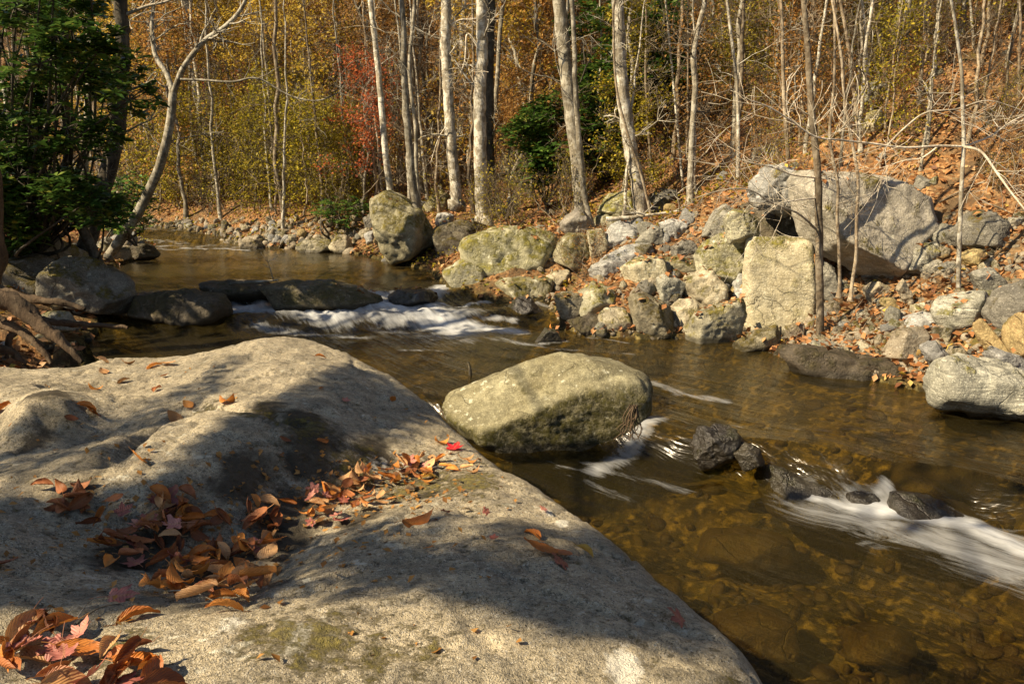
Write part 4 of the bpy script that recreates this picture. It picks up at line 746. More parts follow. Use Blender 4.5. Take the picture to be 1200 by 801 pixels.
evergreen('rhododendron', 'low shaded evergreen bush beneath the large one at the left edge', [(rg.uniform(-60, 90), rg.uniform(225, 280), rg.uniform(9.8, 11), .4) for _ in range(10)], 50, .13, 6, Py(10, 310, 10.8))
evergreen('rhododendron', 'evergreen bush with drooping leaves left of the leaning pair of trunks', [(rg.uniform(605, 668), rg.uniform(125, 225), rg.uniform(15, 16.5), .4) for _ in range(11)], 60, .14, 7, Py(640, 240, 15.6))
evergreen('rhododendron', 'tall evergreen bush between the leaning pair and the big mottled trunk', [(rg.uniform(680, 800), rg.uniform(20, 125), rg.uniform(15.5, 18), .5) for _ in range(20)] + [(rg.uniform(690, 740), rg.uniform(90, 200), 16, .45) for _ in range(8)], 60, .15, 8, Py(720, 220, 16.5))
evergreen('rhododendron', 'small evergreen bush at the water left of the tall mossy boulder', [(rg.uniform(355, 420), rg.uniform(240, 268), rg.uniform(17, 18), .3) for _ in range(5)], 30, .1, 9, Py(390, 280, 17.5))
evergreen('rhododendron', 'round evergreen bush behind the foot of the curved leaning tree', [(rg.uniform(130, 168), rg.uniform(215, 262), rg.uniform(14, 15), .35) for _ in range(7)], 40, .1, 10, Py(150, 280, 14.5))
# fern
root = empty('fern', Py(1165, 140, 10.6)); tag(root, 'bright green fern on the leafy slope near the right edge', 'fern')
for k in range(9):
    a = k * .7; pts = np.array([[math.cos(a) * t, math.sin(a) * t, .35 * t * 2 - t * t * 1.1] for t in np.linspace(.02, .45, 12)]); A = Acc(); V, F_ = [], []
    for i, p in enumerate(pts):
        wl = .11 * math.sin(math.pi * (i + 1) / 13); s = np.array([-math.sin(a), math.cos(a), 0]); f = np.array([math.cos(a), math.sin(a), 0]) * .018
        for sg in (-1, 1):
            j = len(V); V += [p - f * .6, p + f * .6, p + s * sg * wl + f * 1.2 - np.array([0, 0, .02])]; F_.append([j, j + 1, j + 2])
    A.add(np.array(V), np.array(F_), np.full(len(V), .8)); A.obj('frond', L_GRN, root, False)
# ------------------------------------------------------------------ woods: one of each kind, then copies
def proto_tree(name, H, r, nl, twd, mat, leafmat=None, nleaf=0, seed=1, low=.15, spread=1., lsz=.075, wob=.06, stems=1):
    rg = np.random.default_rng(seed); root = empty(name); tips = []; A = Acc(); T = Acc()
    for s_ in range(stems):
        n = 24; z = np.linspace(0, H * rg.uniform(.75, 1), n); off = np.cumsum(rg.normal(size=(n, 2)) * wob * H / n * 3, 0); lean = rg.normal(size=2) * (.05 if stems == 1 else .35)
        C = np.stack([off[:, 0] + lean[0] * z + (rg.normal() * .12 if stems > 1 else 0), off[:, 1] + lean[1] * z, z - .15], -1); rr = np.linspace(r, r * .18, n); rr[0] *= 1.4; rr[1] *= 1.15
        T.add(*tube(C, rr, 9, .15, seed + s_))
        for q in range(nl // stems):
            i = int(n * (low + (1 - low) * rg.uniform(0, 1) ** .8)); i = min(i, n - 2); s = rg.normal(size=3); s[2] = abs(s[2]) * .3 + .25; s /= np.linalg.norm(s)
            twig(A, C[i], s, spread * rg.uniform(.6, 1.3) * (1.1 - .5 * i / n), max(.005, min(.022, rr[i] * .3)), twd, rg, .1, tips)
    T.obj('trunk' if stems == 1 else 'stem', mat, root); A.obj('limb', B_FAR, root)
    if nleaf: L = Acc(); leaves(L, blob_pts(tips, nleaf, .09, rg), lsz, rg); L.obj('crown', leafmat, root)
    return root
def copy_tree(root):
    c = root.copy(); COL.objects.link(c)
    for ch in list(root.children): d = ch.copy(); COL.objects.link(d); d.parent = c
    return c
_used = set()
def put(p, x, y, s, group, label, cat, rz=None, z=None):
    o = p if p.name not in _used else copy_tree(p); _used.add(p.name) if o is p else None
    o.location = (x, y, ground_here(x, y) if z is None else z); o.rotation_euler = (0, 0, rz if rz is not None else random.uniform(0, 6.28)); o.scale = (s, s, s * random.uniform(.9, 1.1)); tag(o, label, cat, group); return o
bare = [proto_tree('bare_tree', 15, .125, 44, 2, m, None, 0, 100 + i, .2, 1.3, wob=.02) for i, m in enumerate((B_PALE, B_GREY, B_GREY, B_PALE))]
thin = [proto_tree('thin_tree', 10, .06, 40, 2, m, None, 0, 120 + i, .1, .8, wob=.03) for i, m in enumerate((B_PALE, B_TWIG, B_GREY))]
yel = [proto_tree('yellow_tree', 7, .06, 46, 2, B_GREY, L_YEL, 5000, 130 + i, .12, 1.3) for i in range(2)]
org = [proto_tree('orange_tree', 7, .06, 46, 2, B_GREY, L_ORG, 4600, 140 + i, .12, 1.3) for i in range(2)]
red = [proto_tree('red_tree', 6, .05, 40, 2, B_GREY, L_RED, 3000, 150 + i, .25, 1.2) for i in range(1)]
olv = [proto_tree('olive_tree', 6, .05, 46, 2, B_GREY, L_OLV, 5000, 160 + i, .08, 1.2) for i in range(2)]
brn = [proto_tree('brown_tree', 6, .05, 46, 2, B_TWIG, L_BRN, 4200, 170 + i, .08, 1.2) for i in range(2)]
brush = [proto_tree('brush', 2.2, .014, 50, 2, B_TWIG, lm, nl, 180 + i, .05, .5, .05, .12, 7) for i, (lm, nl) in enumerate([(None, 0), (L_OLV, 900), (L_BRN, 700)])]
rg = np.random.default_rng(77); taken = []
def free(x, y, d):
    if inpoly(np.array([x]), np.array([y]), CH)[0] or segdist(np.array([x]), np.array([y]), CH + [CH[0]])[0][0] < .5: return False
    if any((x - a) ** 2 + (y - b) ** 2 < d * d for a, b in taken): return False
    if any((x - a) ** 2 + (y - b) ** 2 < (r_ * .9) ** 2 for a, b, r_ in ROCKS): return False
    taken.append((x, y)); return True
def scatter(protos, n, y0, y1, u0, u1, s0, s1, group, label, cat, d=.8, pw=1.):
    k = 0; tries = 0
    while k < n and tries < n * 40:
        tries += 1; y = y0 + (y1 - y0) * rg.uniform() ** pw; px = rg.uniform(u0, u1); x = (px - 600) / FPX * y * 1.02
        if free(x, y, d): put(protos[rg.integers(len(protos))], x, y, rg.uniform(s0, s1), group, label, cat); k += 1
scatter(bare, 50, 21, 46, -60, 640, .7, 1.25, 'bare trees of the far woods', 'tall leafless grey-barked tree in the far woods upstream', 'tree', 1.1, .8)
scatter(bare, 16, 19, 36, 640, 1240, .6, 1.1, 'bare trees up the right slope', 'tall leafless tree far up the wooded right slope', 'tree', 1.3)
scatter(thin, 105, 16.5, 36, 60, 620, .6, 1.1, 'thin bare trees of the far woods', 'thin leafless pale stem in the far woods upstream', 'tree', .7)
scatter(thin, 46, 10.8, 24, 640, 1240, .4, .85, 'thin bare saplings up the right slope', 'thin leafless sapling up the leafy right slope', 'tree', .6)
scatter(yel, 20, 17.5, 30, 150, 700, .8, 1.25, 'yellow trees of the far woods', 'yellow-leaved tree in the far woods upstream', 'tree', 1.1)
scatter(yel, 6, 23.5, 28, 140, 300, 1.0, 1.4, 'yellow trees by the bend of the stream', 'yellow-leaved tree in the woods by the bend of the stream', 'tree', 1.)
scatter(org, 34, 16.5, 32, 180, 720, .7, 1.2, 'orange trees of the far woods', 'orange-leaved tree in the far woods upstream', 'tree', 1.)
scatter(red, 6, 20, 34, 250, 620, .8, 1.2, 'red trees of the far woods', 'small russet-red tree in the far woods upstream', 'tree', 1.3)
scatter(olv, 16, 17.5, 36, 400, 720, .8, 1.3, 'olive-leaved trees of the far woods', 'olive-leaved tree in the far woods upstream', 'tree', 1.3)
scatter(olv, 26, 12., 24, 700, 1240, .42, .8, 'olive-leaved trees up the right slope', 'olive and yellow leaved tree up the right slope', 'tree', 1.)
scatter(yel, 9, 13, 24, 760, 1240, .5, .8, 'yellow trees up the right slope', 'thin yellow-leaved tree up the right slope', 'tree', 1.)
scatter(brn, 24, 11.5, 24, 800, 1240, .5, .9, 'brown-leaved trees up the right slope', 'brown-leaved tree up the right slope', 'tree', 1.)
scatter(brn, 14, 24, 44, 80, 700, .9, 1.4, 'brown-leaved trees of the far woods', 'brown-leaved tree in the far woods upstream', 'tree', 1.3)
scatter(brush, 6, 17, 28, 130, 480, .7, 1.3, 'twiggy brush on the far right bank', 'twiggy brush growing on the far bank of the pool', 'bush', .5)
scatter(brush, 48, 10.5, 18, 560, 1240, .3, .65, 'twiggy brush on the right slope', 'low twiggy brush on the leafy right slope', 'bush', .5)
scatter(org, 1, 15.5, 16.5, 590, 625, .42, .45, None, 'little bright orange-leaved tree right of the dark shaded trunk', 'tree', .1)
scatter(yel, 1, 17, 18, 165, 185, .7, .72, None, 'bright yellow tree glowing behind the curved leaning tree', 'tree', .1)
scatter(red, 1, 17, 19, 425, 445, .8, .82, None, 'deep red tree behind the slim pale trunk on the mossy boulder', 'tree', .1)
def scatter_px(protos, n, poly, s0, s1, group, label, cat, d=.3):
    k = 0; t = 0; xa, ya = min(p[0] for p in poly), min(p[1] for p in poly); xb, yb = max(p[0] for p in poly), max(p[1] for p in poly)
    while k < n and t < 4000:
        t += 1; px, py = rg.uniform(xa, xb), rg.uniform(ya, yb)
        if not inpoly(np.array([px]), np.array([py]), poly)[0]: continue
        h_ = hit(px, py, land)
        if h_[1] < 24 and free(h_[0], h_[1], d): put(protos[rg.integers(len(protos))], h_[0], h_[1], rg.uniform(s0, s1) * h_[1] / 11, group, label, cat); k += 1
SL = [(700, 200), (860, 190), (900, 185), (1090, 225), (1215, 235), (1240, 0), (1000, -40), (860, 20), (740, 100)]
scatter_px(thin, 34, SL, .26, .5, 'spindly saplings on the leafy right slope', 'spindly leafless sapling rooted among the leaves of the right slope', 'tree', .25)
scatter_px(brush, 36, SL, .22, .5, 'twiggy brush on the leafy right slope', 'small twiggy shrub rooted among the leaves of the right slope', 'bush', .2)
small = [proto_tree('small_olive_tree', 2.6, .02, 34, 1, B_TWIG, L_OLV, 1500, 190, .1, .6, .05), proto_tree('small_olive_tree', 2.2, .018, 34, 1, B_TWIG, L_OLV, 1200, 191, .1, .6, .045)]
scatter_px(small, 44, SL, .5, 1.0, 'small yellow-green trees on the leafy right slope', 'small yellow-green leaved tree on the leafy right slope', 'tree', .25)
smallb = [proto_tree('small_brown_tree', 2.4, .02, 34, 1, B_TWIG, L_ORG, 1200, 192, .1, .6, .05), proto_tree('small_brown_tree', 2.0, .018, 34, 1, B_TWIG, L_BRN, 1100, 193, .1, .6, .045)]
scatter_px(smallb, 34, SL, .5, 1.0, 'small rusty-leaved trees on the leafy right slope', 'small rusty-leaved tree on the leafy right slope', 'tree', .25)
FB = [(140, 250), (170, 225), (420, 215), (420, 262), (330, 262), (240, 256), (160, 258)]
scatter_px(brush, 8, FB, .3, .55, 'brush beyond the bend of the stream', 'brush at the foot of the woods beyond the bend of the stream', 'bush', .35)
scatter_px(small, 34, FB, .5, .8, 'small yellow-green trees beyond the bend of the stream', 'small yellow-green tree beyond the bend of the stream', 'tree', .35)
# the far woods that read as one mass
A = Acc(); n = 52000; y = rg.uniform(44, 62, n); x = rg.uniform(-.8, .8, n) * y; zg = land(x, y); dn = n2(x, y, .16, 3) ; z = zg + rg.uniform(0, 1, n) ** 1.0 * (13 + 8 * dn)
leaves(A, np.stack([x, y, z], -1)[fbm(np.stack([x, y, z], -1) * .35, 3) > -.12], .36, rg)
o = A.obj('far_woods', leaf_mat('far_woods_leaves', [(0, (.12, .075, .02)), (.4, (.30, .17, .04)), (.6, (.40, .24, .05)), (1, (.34, .28, .06))])); tag(o, 'far-off autumn woods that close the valley', 'woods', kind='stuff')
# ------------------------------------------------------------------ unseen trees added to shade boulder, creek and left bank; crowns follow shadow outlines
SV = np.array(SUN)
def shade(label, base, polys, seed, fb_, dist=(6., 9.), size=.065, cover=2.0):
    rg = np.random.default_rng(seed); root = empty('shade_caster_tree', base); tag(root, label, 'tree'); b = np.array(base, float); Tp = np.array([b[0], b[1], 9.]) + 0
    S_ = Acc(); S_.add(*tube(curve([b, (b + Tp) / 2 + [.2, .1, 0], Tp], 20) - b, np.linspace(.22, .05, 20), 12, .2)); tr_ = S_.obj('trunk', B_GREY, root); L_ = Acc(); B_ = Acc()
    for poly, cv in polys:
        if isinstance(poly, dict): Yq = poly['Y']; poly = poly['p']; fz = lambda a, b_: Py(a, b_, Yq)
        else: Yq = None; fz = fb_
        poly = [tuple(q) for q in poly]; W = [fz(*q) for q in poly]; a = np.array(W)[:, :2]; x, y = a[:, 0], a[:, 1]; area = abs((x * np.roll(y, -1) - y * np.roll(x, -1)).sum()) / 2
        n = int(area * SV[2] / (size ** 2 * .30) * cv * cover) + 6; px = np.array(poly); P = []
        zc = np.mean([q[2] for q in W])
        if Yq is not None:
            n = int(900 * cv)
            while len(P) < n:
                q = (rg.uniform(min(p[0] for p in poly), max(p[0] for p in poly)), rg.uniform(min(p[1] for p in poly), max(p[1] for p in poly)))
                if inpoly(np.array([q[0]]), np.array([q[1]]), poly)[0]: P.append(tuple(Py(*q, Yq)))
        while len(P) < n:
            qx = rg.uniform(a[:, 0].min(), a[:, 0].max(), 400); qy = rg.uniform(a[:, 1].min(), a[:, 1].max(), 400); m = inpoly(qx, qy, [tuple(t) for t in a]); qz = np.maximum(ground(qx, qy), np.where(qy < 6, zboulder(qx, qy, False), -1)) if fb_ is not hitB else zboulder(qx, qy, False)
            for u, v_, z_, k in zip(qx, qy, qz, m):
                if k: P.append((u, v_, z_))
        P = np.array(P[:n]); k = rg.uniform(*dist, n); Q = P + SV * k[:, None]; Q += rg.normal(size=Q.shape) * .02  # crown leaves set sunward of the wanted shadow area
        leaves(L_, Q - b, size, rg, .8); c = Q.mean(0); B_.add(*tube(curve([np.array([b[0] + .1, b[1], max(2.5, c[2] - 1.2)]), (c + b) / 2 + [0, 0, c[2] * .5 + .3], c], 14) - b, np.linspace(.05, .012, 14), 6))
        for q in Q[::max(1, n // 24)]: B_.add(*tube(curve([c, (c + q) / 2 + rg.normal(size=3) * .05, q], 5) - b, np.linspace(.012, .004, 5), 3))
    B_.obj('limb', B_GREY, root); L_.obj('crown', L_GRN, root)
S1 = [(370, 640), (420, 634), (500, 651), (600, 658), (700, 664), (790, 668), (850, 715), (885, 755), (850, 762), (760, 752), (650, 733), (560, 703), (470, 680), (400, 656)]
S2 = [(425, 432), (470, 458), (515, 488), (470, 500), (400, 505), (388, 560), (340, 600), (300, 640), (200, 650), (130, 700), (40, 715), (-150, 740), (-150, 590), (60, 592), (170, 570), (240, 535), (290, 490), (340, 462)]
S3 = [(-150, 520), (0, 512), (60, 498), (130, 500), (190, 470), (250, 430), (285, 415), (262, 455), (215, 490), (150, 540), (60, 560), (-150, 570)]
shade('unseen leafy tree left of the view, crown shaped to cast shade on the boulders', (-6.8, -3.4, .3), [(S1, 4.5), (S2, 3.2), (S3, 1.4), (dict(Y=5.6, p=[(520, 478), (570, 452), (650, 446), (700, 462), (730, 500), (700, 535), (600, 540), (530, 510)]), 1.)], 1, hitB, (6., 8.))  # unseen caster; last outline adds shade on the midstream boulder's face
CS = [(240, 342), (420, 340), (600, 345), (640, 380), (540, 410), (380, 405), (250, 392)]
LB_ = [(-200, 300), (60, 296), (140, 320), (260, 350), (250, 385), (100, 440), (-200, 440)]
gw = lambda a, b_: hit(a, b_)
shade('unseen leafy tree left of the frame, crown shaped to shade the rapids and left bank', (-9.5, 6.0, .6), [(CS, .45), (LB_, .4)], 2, gw, (7., 10.), .2)  # unseen caster for the rapids and left bank
W1 = [(960, 640), (1100, 670), (1250, 700), (1350, 900), (1130, 860), (1040, 740)]; W2 = [(1000, 480), (1250, 500), (1250, 620), (1120, 590), (1000, 560), (900, 520)]; W3 = [(400, 410), (760, 405), (860, 430), (800, 450), (560, 440), (440, 425)]
shade('unseen leafy tree added behind the camera, crown shaped to shade the creek', (-9.0, -6.0, .5), [(W1, .6), (W2, .2), (W3, .25)], 3, lambda a, b_: Pz(a, b_, 0), (9., 12.), .2)  # unseen caster that darkens parts of the creek
UND = [(-100, 262), (60, 262), (140, 280), (150, 300), (0, 320), (-100, 320)]
# ------------------------------------------------------------------ small rocks, gravel, litter, sticks
fill = []
for i in range(10):
    r_ = np.random.default_rng(900 + i); a = np.sort(r_.uniform(0, 2 * math.pi, 9)); pl = np.stack([np.cos(a) * r_.uniform(.7, 1.1, 9), np.sin(a) * r_.uniform(.45, .8, 9)], -1)
    P, F, _ = rock_shape(pl, 1.5, r_.choice([7, 12, 18]), .06, i + 3, 3, 4, .03); o = obj('loose_rock', P, F, [GREY, TAN, BLUE, MOS2, OCH, BIG, GREY, MOS2, TAN, BLUE][i]); fill.append(o)
def fillrocks(n, pts, s0, s1, group, label):
    k = 0; pts = [tuple(p) for p in pts]; xa, ya = min(p[0] for p in pts), min(p[1] for p in pts); xb, yb = max(p[0] for p in pts), max(p[1] for p in pts)
    while k < n:
        px, py = rg.uniform(xa, xb), rg.uniform(ya, yb)
        if not inpoly(np.array([px]), np.array([py]), pts)[0]: continue
        h_ = hit(px, py, land); src = fill[rg.integers(len(fill))]; o = src if src.name not in _used else src.copy()
        if o is src: _used.add(src.name)
        else: COL.objects.link(o)
        s = rg.uniform(s0, s1) * h_[1] / FPX * .5; o.location = (h_[0], h_[1], h_[2] + s * .2); o.rotation_euler = (rg.uniform(-.4, .4), rg.uniform(-.5, .5), rg.uniform(0, 6.28)); o.scale = (s, s * rg.uniform(.7, 1.1), s * rg.uniform(.7, 1.2)); tag(o, label, 'stone', group); k += 1
fillrocks(48, [(645, 262), (700, 245), (860, 235), (878, 290), (875, 392), (700, 392), (650, 350)], 16, 38, 'loose stones in the rock pile', 'loose stone filling a gap in the rock pile on the right bank')
fillrocks(75, [(890, 395), (960, 330), (1060, 300), (1220, 250), (1220, 430), (1090, 432)], 10, 32, 'loose stones on the leafy right shore', 'loose stone among dead leaves on the right shore')
fillrocks(26, [(385, 300), (430, 240), (600, 225), (645, 262), (640, 330), (520, 330)], 8, 26, 'loose stones around the mossy boulders', 'loose stone between the mossy boulders by the pool')
fillrocks(46, [(160, 262), (335, 266), (390, 290), (300, 282), (230, 270)], 8, 20, 'stones of the far gravel bar', 'pale stone on the far bar beside the upper riffle')
fillrocks(14, [(150, 270), (190, 276), (175, 300), (120, 310), (90, 300)], 10, 26, 'dark stones at the foot of the leaning tree', 'dark stone by the water at the foot of the leaning tree')
fillrocks(16, [(0, 350), (100, 355), (160, 372), (90, 415), (0, 425)], 10, 28, 'stones among the tree roots', 'brown stone among the roots on the left bank')
fillrocks(20, [(760, 90), (1190, 60), (1190, 250), (900, 200), (800, 220)], 8, 22, 'stones showing through leaves up the slope', 'stone half buried in leaves up the right slope')
A = Acc(); V0, F0 = ico(2)
h_ = np.array([hit(rg.uniform(640, 1210), rg.uniform(250, 440), land) for _ in range(2600)])
h_ = np.vstack([h_, np.array([hit(rg.uniform(120, 420), rg.uniform(258, 300), land) for _ in range(700)]), np.array([hit(rg.uniform(880, 1110), rg.uniform(380, 440), land) for _ in range(900)])])
for q in h_:
    s = rg.uniform(.012, .05) * (1 + (q[1] > 15)); R_ = rg.normal(size=(3, 3)) * .25 + np.diag(rg.uniform(.6, 1.2, 3)); A.add(V0 @ R_ * s + q + [0, 0, s * .2], F0)
V, F = A.get(); o = obj('gravel', V, F, TAN, None, False); tag(o, 'small pebbles and chips between the rocks of the shore', 'gravel', kind='stuff')
bpy.context.view_layer.update(); dg = bpy.context.evaluated_depsgraph_get()
A = Acc(); n = 62000; y = 6.6 + 18 * rg.uniform(0, 1, n) ** 1.25; x = rg.uniform(-.75, .75, n) * y; m = ~inpoly(x, y, CH) & ((x > 0) | (y > 12) | (rg.random(n) < .5)); x, y = x[m], y[m]
m = n2(x, y, .9, 3, 40.) > rg.uniform(-.75, .1, len(x)); x, y = x[m], y[m]
leaves(A, np.stack([x, y, land(x, y) + rg.uniform(0, .04, len(x))], -1), .085, rg, .5)
P = []
for _ in range(5200):
    px, py = rg.uniform(400, 1210), rg.uniform(230, 440); h_ = hit(px, py, land); dx, dy_ = rg.normal(size=2) * .3
    ok, loc, nrm, _, ob, _ = SC.ray_cast(dg, Vector((h_[0] + dx, h_[1] + dy_, h_[2] + 1.7)), Vector((0, 0, -1)), distance=3)
    if ok and nrm.z > .72 and ob.name.split('.')[0] in ('boulder', 'stone', 'loose_rock', 'gravel') and loc.z > .05 and n2(np.array([loc.x]), np.array([loc.y]), 2.2, 2, 8.)[0] > -.05: P.append(tuple(loc + Vector((0, 0, .012))))
leaves(A, np.array(P), .08, rg, .35)
o = A.obj('leaf_litter', L_LIT); tag(o, 'brown and orange dead leaves carpeting the banks and slope', 'leaf litter', kind='stuff')
A = Acc(); n = 26000; y = 11 + 12 * rg.uniform(0, 1, n); x = rg.uniform(-.72, .72, n) * y; m = ~inpoly(x, y, CH) & (n2(x, y, .7, 3, 60.) > .02); x, y = x[m], y[m]
leaves(A, np.stack([x, y, land(x, y) + rg.uniform(0, .16, len(x))], -1), .06, rg, .5)
o = A.obj('ground_cover', L_OLV); tag(o, 'low yellow-green ground cover on the far banks', 'ground cover', kind='stuff')
def stick(name, label, pts, w_, mat, kids=2, seed=1, cat='branch', fork=None):
    rg_ = np.random.default_rng(seed); P = np.array(pts); C = curve(P, max(8, len(P) * 5)); b = C[0].copy(); root = empty(name, b); tag(root, label, cat)
    obj('shaft', *tube(C - b, np.linspace(w_, w_ * .45, len(C)), 8, .25, seed), mat, root)
    for q in range(kids):
        i = rg_.integers(len(C) // 4, len(C) - 1); s = rg_.normal(size=3); s[2] = abs(s[2]) * .6; A = Acc(); twig(A, C[i] - b, s, rg_.uniform(.15, .5), w_ * .4, 1, rg_); A.obj('twig', mat, root)
def on(px, py, up=.03): h_ = surf(px, py); return h_ + np.array([0, 0, up])
Yk = surf(760, 262)[1] - .3
stick('fallen_branch', 'pale barkless fallen branch lying across the top of the rock pile', [Py(710, 257, Yk), Py(735, 255, Yk), Py(760, 252, Yk), Py(800, 247, Yk + .1)], .035, B_PALE, 5, 1)
stick('fallen_branch', 'bleached stick lying on the ledge that crosses the stream', [Py(270, 332, 10.6), Py(300, 330, 10.6), Py(326, 328, 10.7)], .022, B_PALE, 1, 2)
q = Pz(551, 440, 0.); stick('snag', 'short dark broken stub standing out of the water behind the midstream boulder', [q - [0, 0, .2], q + [0, .0, .05], q + [-.02, 0, .135]], .022, WETB, 0, 3, 'stub')
for i, (a, b_) in enumerate([((1010, 230), (1090, 300)), ((1120, 300), (1200, 322)), ((1100, 240), (1180, 205)), ((870, 180), (940, 160)), ((1135, 215), (1175, 190)), ((640, 215), (690, 225)), ((560, 245), (600, 262)), ((980, 398), (1030, 392)), ((1150, 240), (1200, 262)), ((1050, 240), (1120, 232)), ((800, 270), (840, 262)), ((900, 400), (932, 372))]):
    lab = ['slanting from the huge boulder to its foot', 'lying by the arrowhead-shaped boulder', 'on the leaves above the huge boulder', 'on the slope above the craggy boulder', 'high under the fern', 'on the slope left of the leaning pair', 'at the foot of the tall grey trunk', 'in the leaves left of the cracked tan block', 'on the slope at the right edge', 'just above the huge boulder', 'on the rock pile left of the hollow', 'at the foot of the straight young tree'][i]
    p, q = on(*a), on(*b_); q[1] = p[1] + np.clip(q[1] - p[1], -.6, .6); q = Py(b_[0], b_[1], q[1]); stick('stick', 'thin dead stick ' + lab, [p, (p + q) / 2 + [0, 0, .04], q], .011, B_TWIG, 3, 20 + i, 'stick')
# ------------------------------------------------------------------ fallen leaves on the foreground boulder
def beech(L, curl, bend, seed):
    r_ = np.random.default_rng(seed); nu, nv = 17, 9; u = np.linspace(0, 1, nu)[:, None]; v_ = np.linspace(-1, 1, nv)[None]
    wd = .29 * np.sin(math.pi * u ** .82) ** .8 * (1 + .04 * np.sin(u * 60)); X = (u - .5) * np.ones_like(v_); Yv = v_ * wd; a = v_ * curl; Yc = np.where(abs(curl) > .05, np.sin(a) * wd / max(abs(curl), .05), Yv); Zc = (1 - np.cos(a)) * wd / max(abs(curl), .05) * np.sign(curl)
    Zc = Zc + bend * (X ** 2) * 1.6 + .03 * np.abs(np.sin((u - .35 * np.abs(v_)) * 30)) * np.abs(v_) ** .5 + .05 * fbm(np.stack([X * 3, Yv * 3, X * 0 + seed], -1), 2) + r_.uniform(-.2, .2) * X * v_
    V = np.stack([X, Yc, Zc], -1).reshape(-1, 3) * L; uv = np.stack([X + .5, v_ * .5 * np.ones_like(X), X * 0], -1).reshape(-1, 3)
    st, sf = tube(curve([V[4] * 1.0, V[4] + [-.12 * L, .02 * L, .03 * L], V[4] + [-.25 * L, .0, .05 * L]], 5), np.full(5, .010 * L), 4)
    return np.vstack([V, st]), [grid_faces(nu, nv), sf + len(V)], np.vstack([uv, np.zeros((len(st), 3))])
def maple(L, curl, seed):
    r_ = np.random.default_rng(seed); th = np.linspace(0, 2 * math.pi, 61)[:-1]; lob = np.zeros_like(th)
    for c, h_, w_ in ((0, 1., .30), (1.05, .88, .28), (-1.05, .88, .28), (2.05, .55, .3), (-2.05, .55, .3)):
        dd = np.abs((th - c + math.pi) % (2 * math.pi) - math.pi); lob = np.maximum(lob, h_ * np.clip(1 - dd / (w_ * 1.9), 0, 1) ** .8)
    rr = (.24 + .40 * lob + .035 * np.sin(th * 19)) * L; k = np.linspace(0, 1, 6)[1:]; V = [[0, 0, 0]]
    for q in k:
        for a, b_ in zip(th, rr): V.append([math.cos(a) * b_ * q, math.sin(a) * b_ * q, 0])
    V = np.array(V); rad = np.linalg.norm(V, axis=1) / L; V[:, 2] = curl * L * rad ** 2 * 1.3 + .12 * L * fbm(V / L * 3 + seed, 2) + .05 * L * np.abs(V[:, 1] / L)
    n = 60; F3 = np.array([[0, 1 + i, 1 + (i + 1) % n] for i in range(n)]); F4 = np.array([[1 + r * n + i, 1 + (r + 1) * n + i, 1 + (r + 1) * n + (i + 1) % n, 1 + r * n + (i + 1) % n] for r in range(4) for i in range(n)])
    st, sf = tube(curve([[-.02 * L, 0, 0], [-.4 * L, .05 * L, .06 * L], [-.8 * L, .1 * L, .04 * L]], 6), np.full(6, .012 * L), 4)
    return np.vstack([V, st]), [F3, F4, sf + len(V)], np.vstack([V / L * [1, .5, 1], np.zeros((len(st), 3))])
LP = {}
for k, m in dict(o=F_ORG, t=F_TAN, b=F_BRN, m=F_MAR, r=F_RED, y=F_YEL, p=F_PAL).items():
    for s in range(4 if k in 'otb' else 2):
        if k in 'otbp' or (k == 'y' and s): V, F, uv = beech(.088, [.4, 1.3, -.7, 2.2][s], [.25, -.25, .5, .15][s], s + 7)
        else: V, F, uv = maple(.072, [.25, -.2][s % 2], s + 3)
        me = obj('fallen_leaf', V, F, m, attrs={'luv': uv}); LP[k + str(s)] = me.data; bpy.data.objects.remove(me)
def leaf(key, px, py, rz, s=1., label=None, group=None, lift=.0, tilt=.25, Q=None):
    Q = hitB(px, py) if Q is None else Q; z = zB1(Q[0], Q[1]); e = .03; gx = (zB1(Q[0] + e, Q[1]) - z) / e; gy = (zB1(Q[0], Q[1] + e) - z) / e; nn = Vector((-np.clip(gx, -1, 1), -np.clip(gy, -1, 1), 1)).normalized()
    o = bpy.data.objects.new('fallen_leaf', LP[key]); COL.objects.link(o)
    q = Vector((0, 0, 1)).rotation_difference(nn) @ __import__('mathutils').Euler((rg.normal() * tilt, rg.normal() * tilt, rz)).to_quaternion(); o.rotation_mode = 'QUATERNION'; o.rotation_quaternion = q
    o.location = (Q[0], Q[1], z + .010 + lift); s *= .98; o.scale = (s, s, s); tag(o, label, 'leaf', group); return o
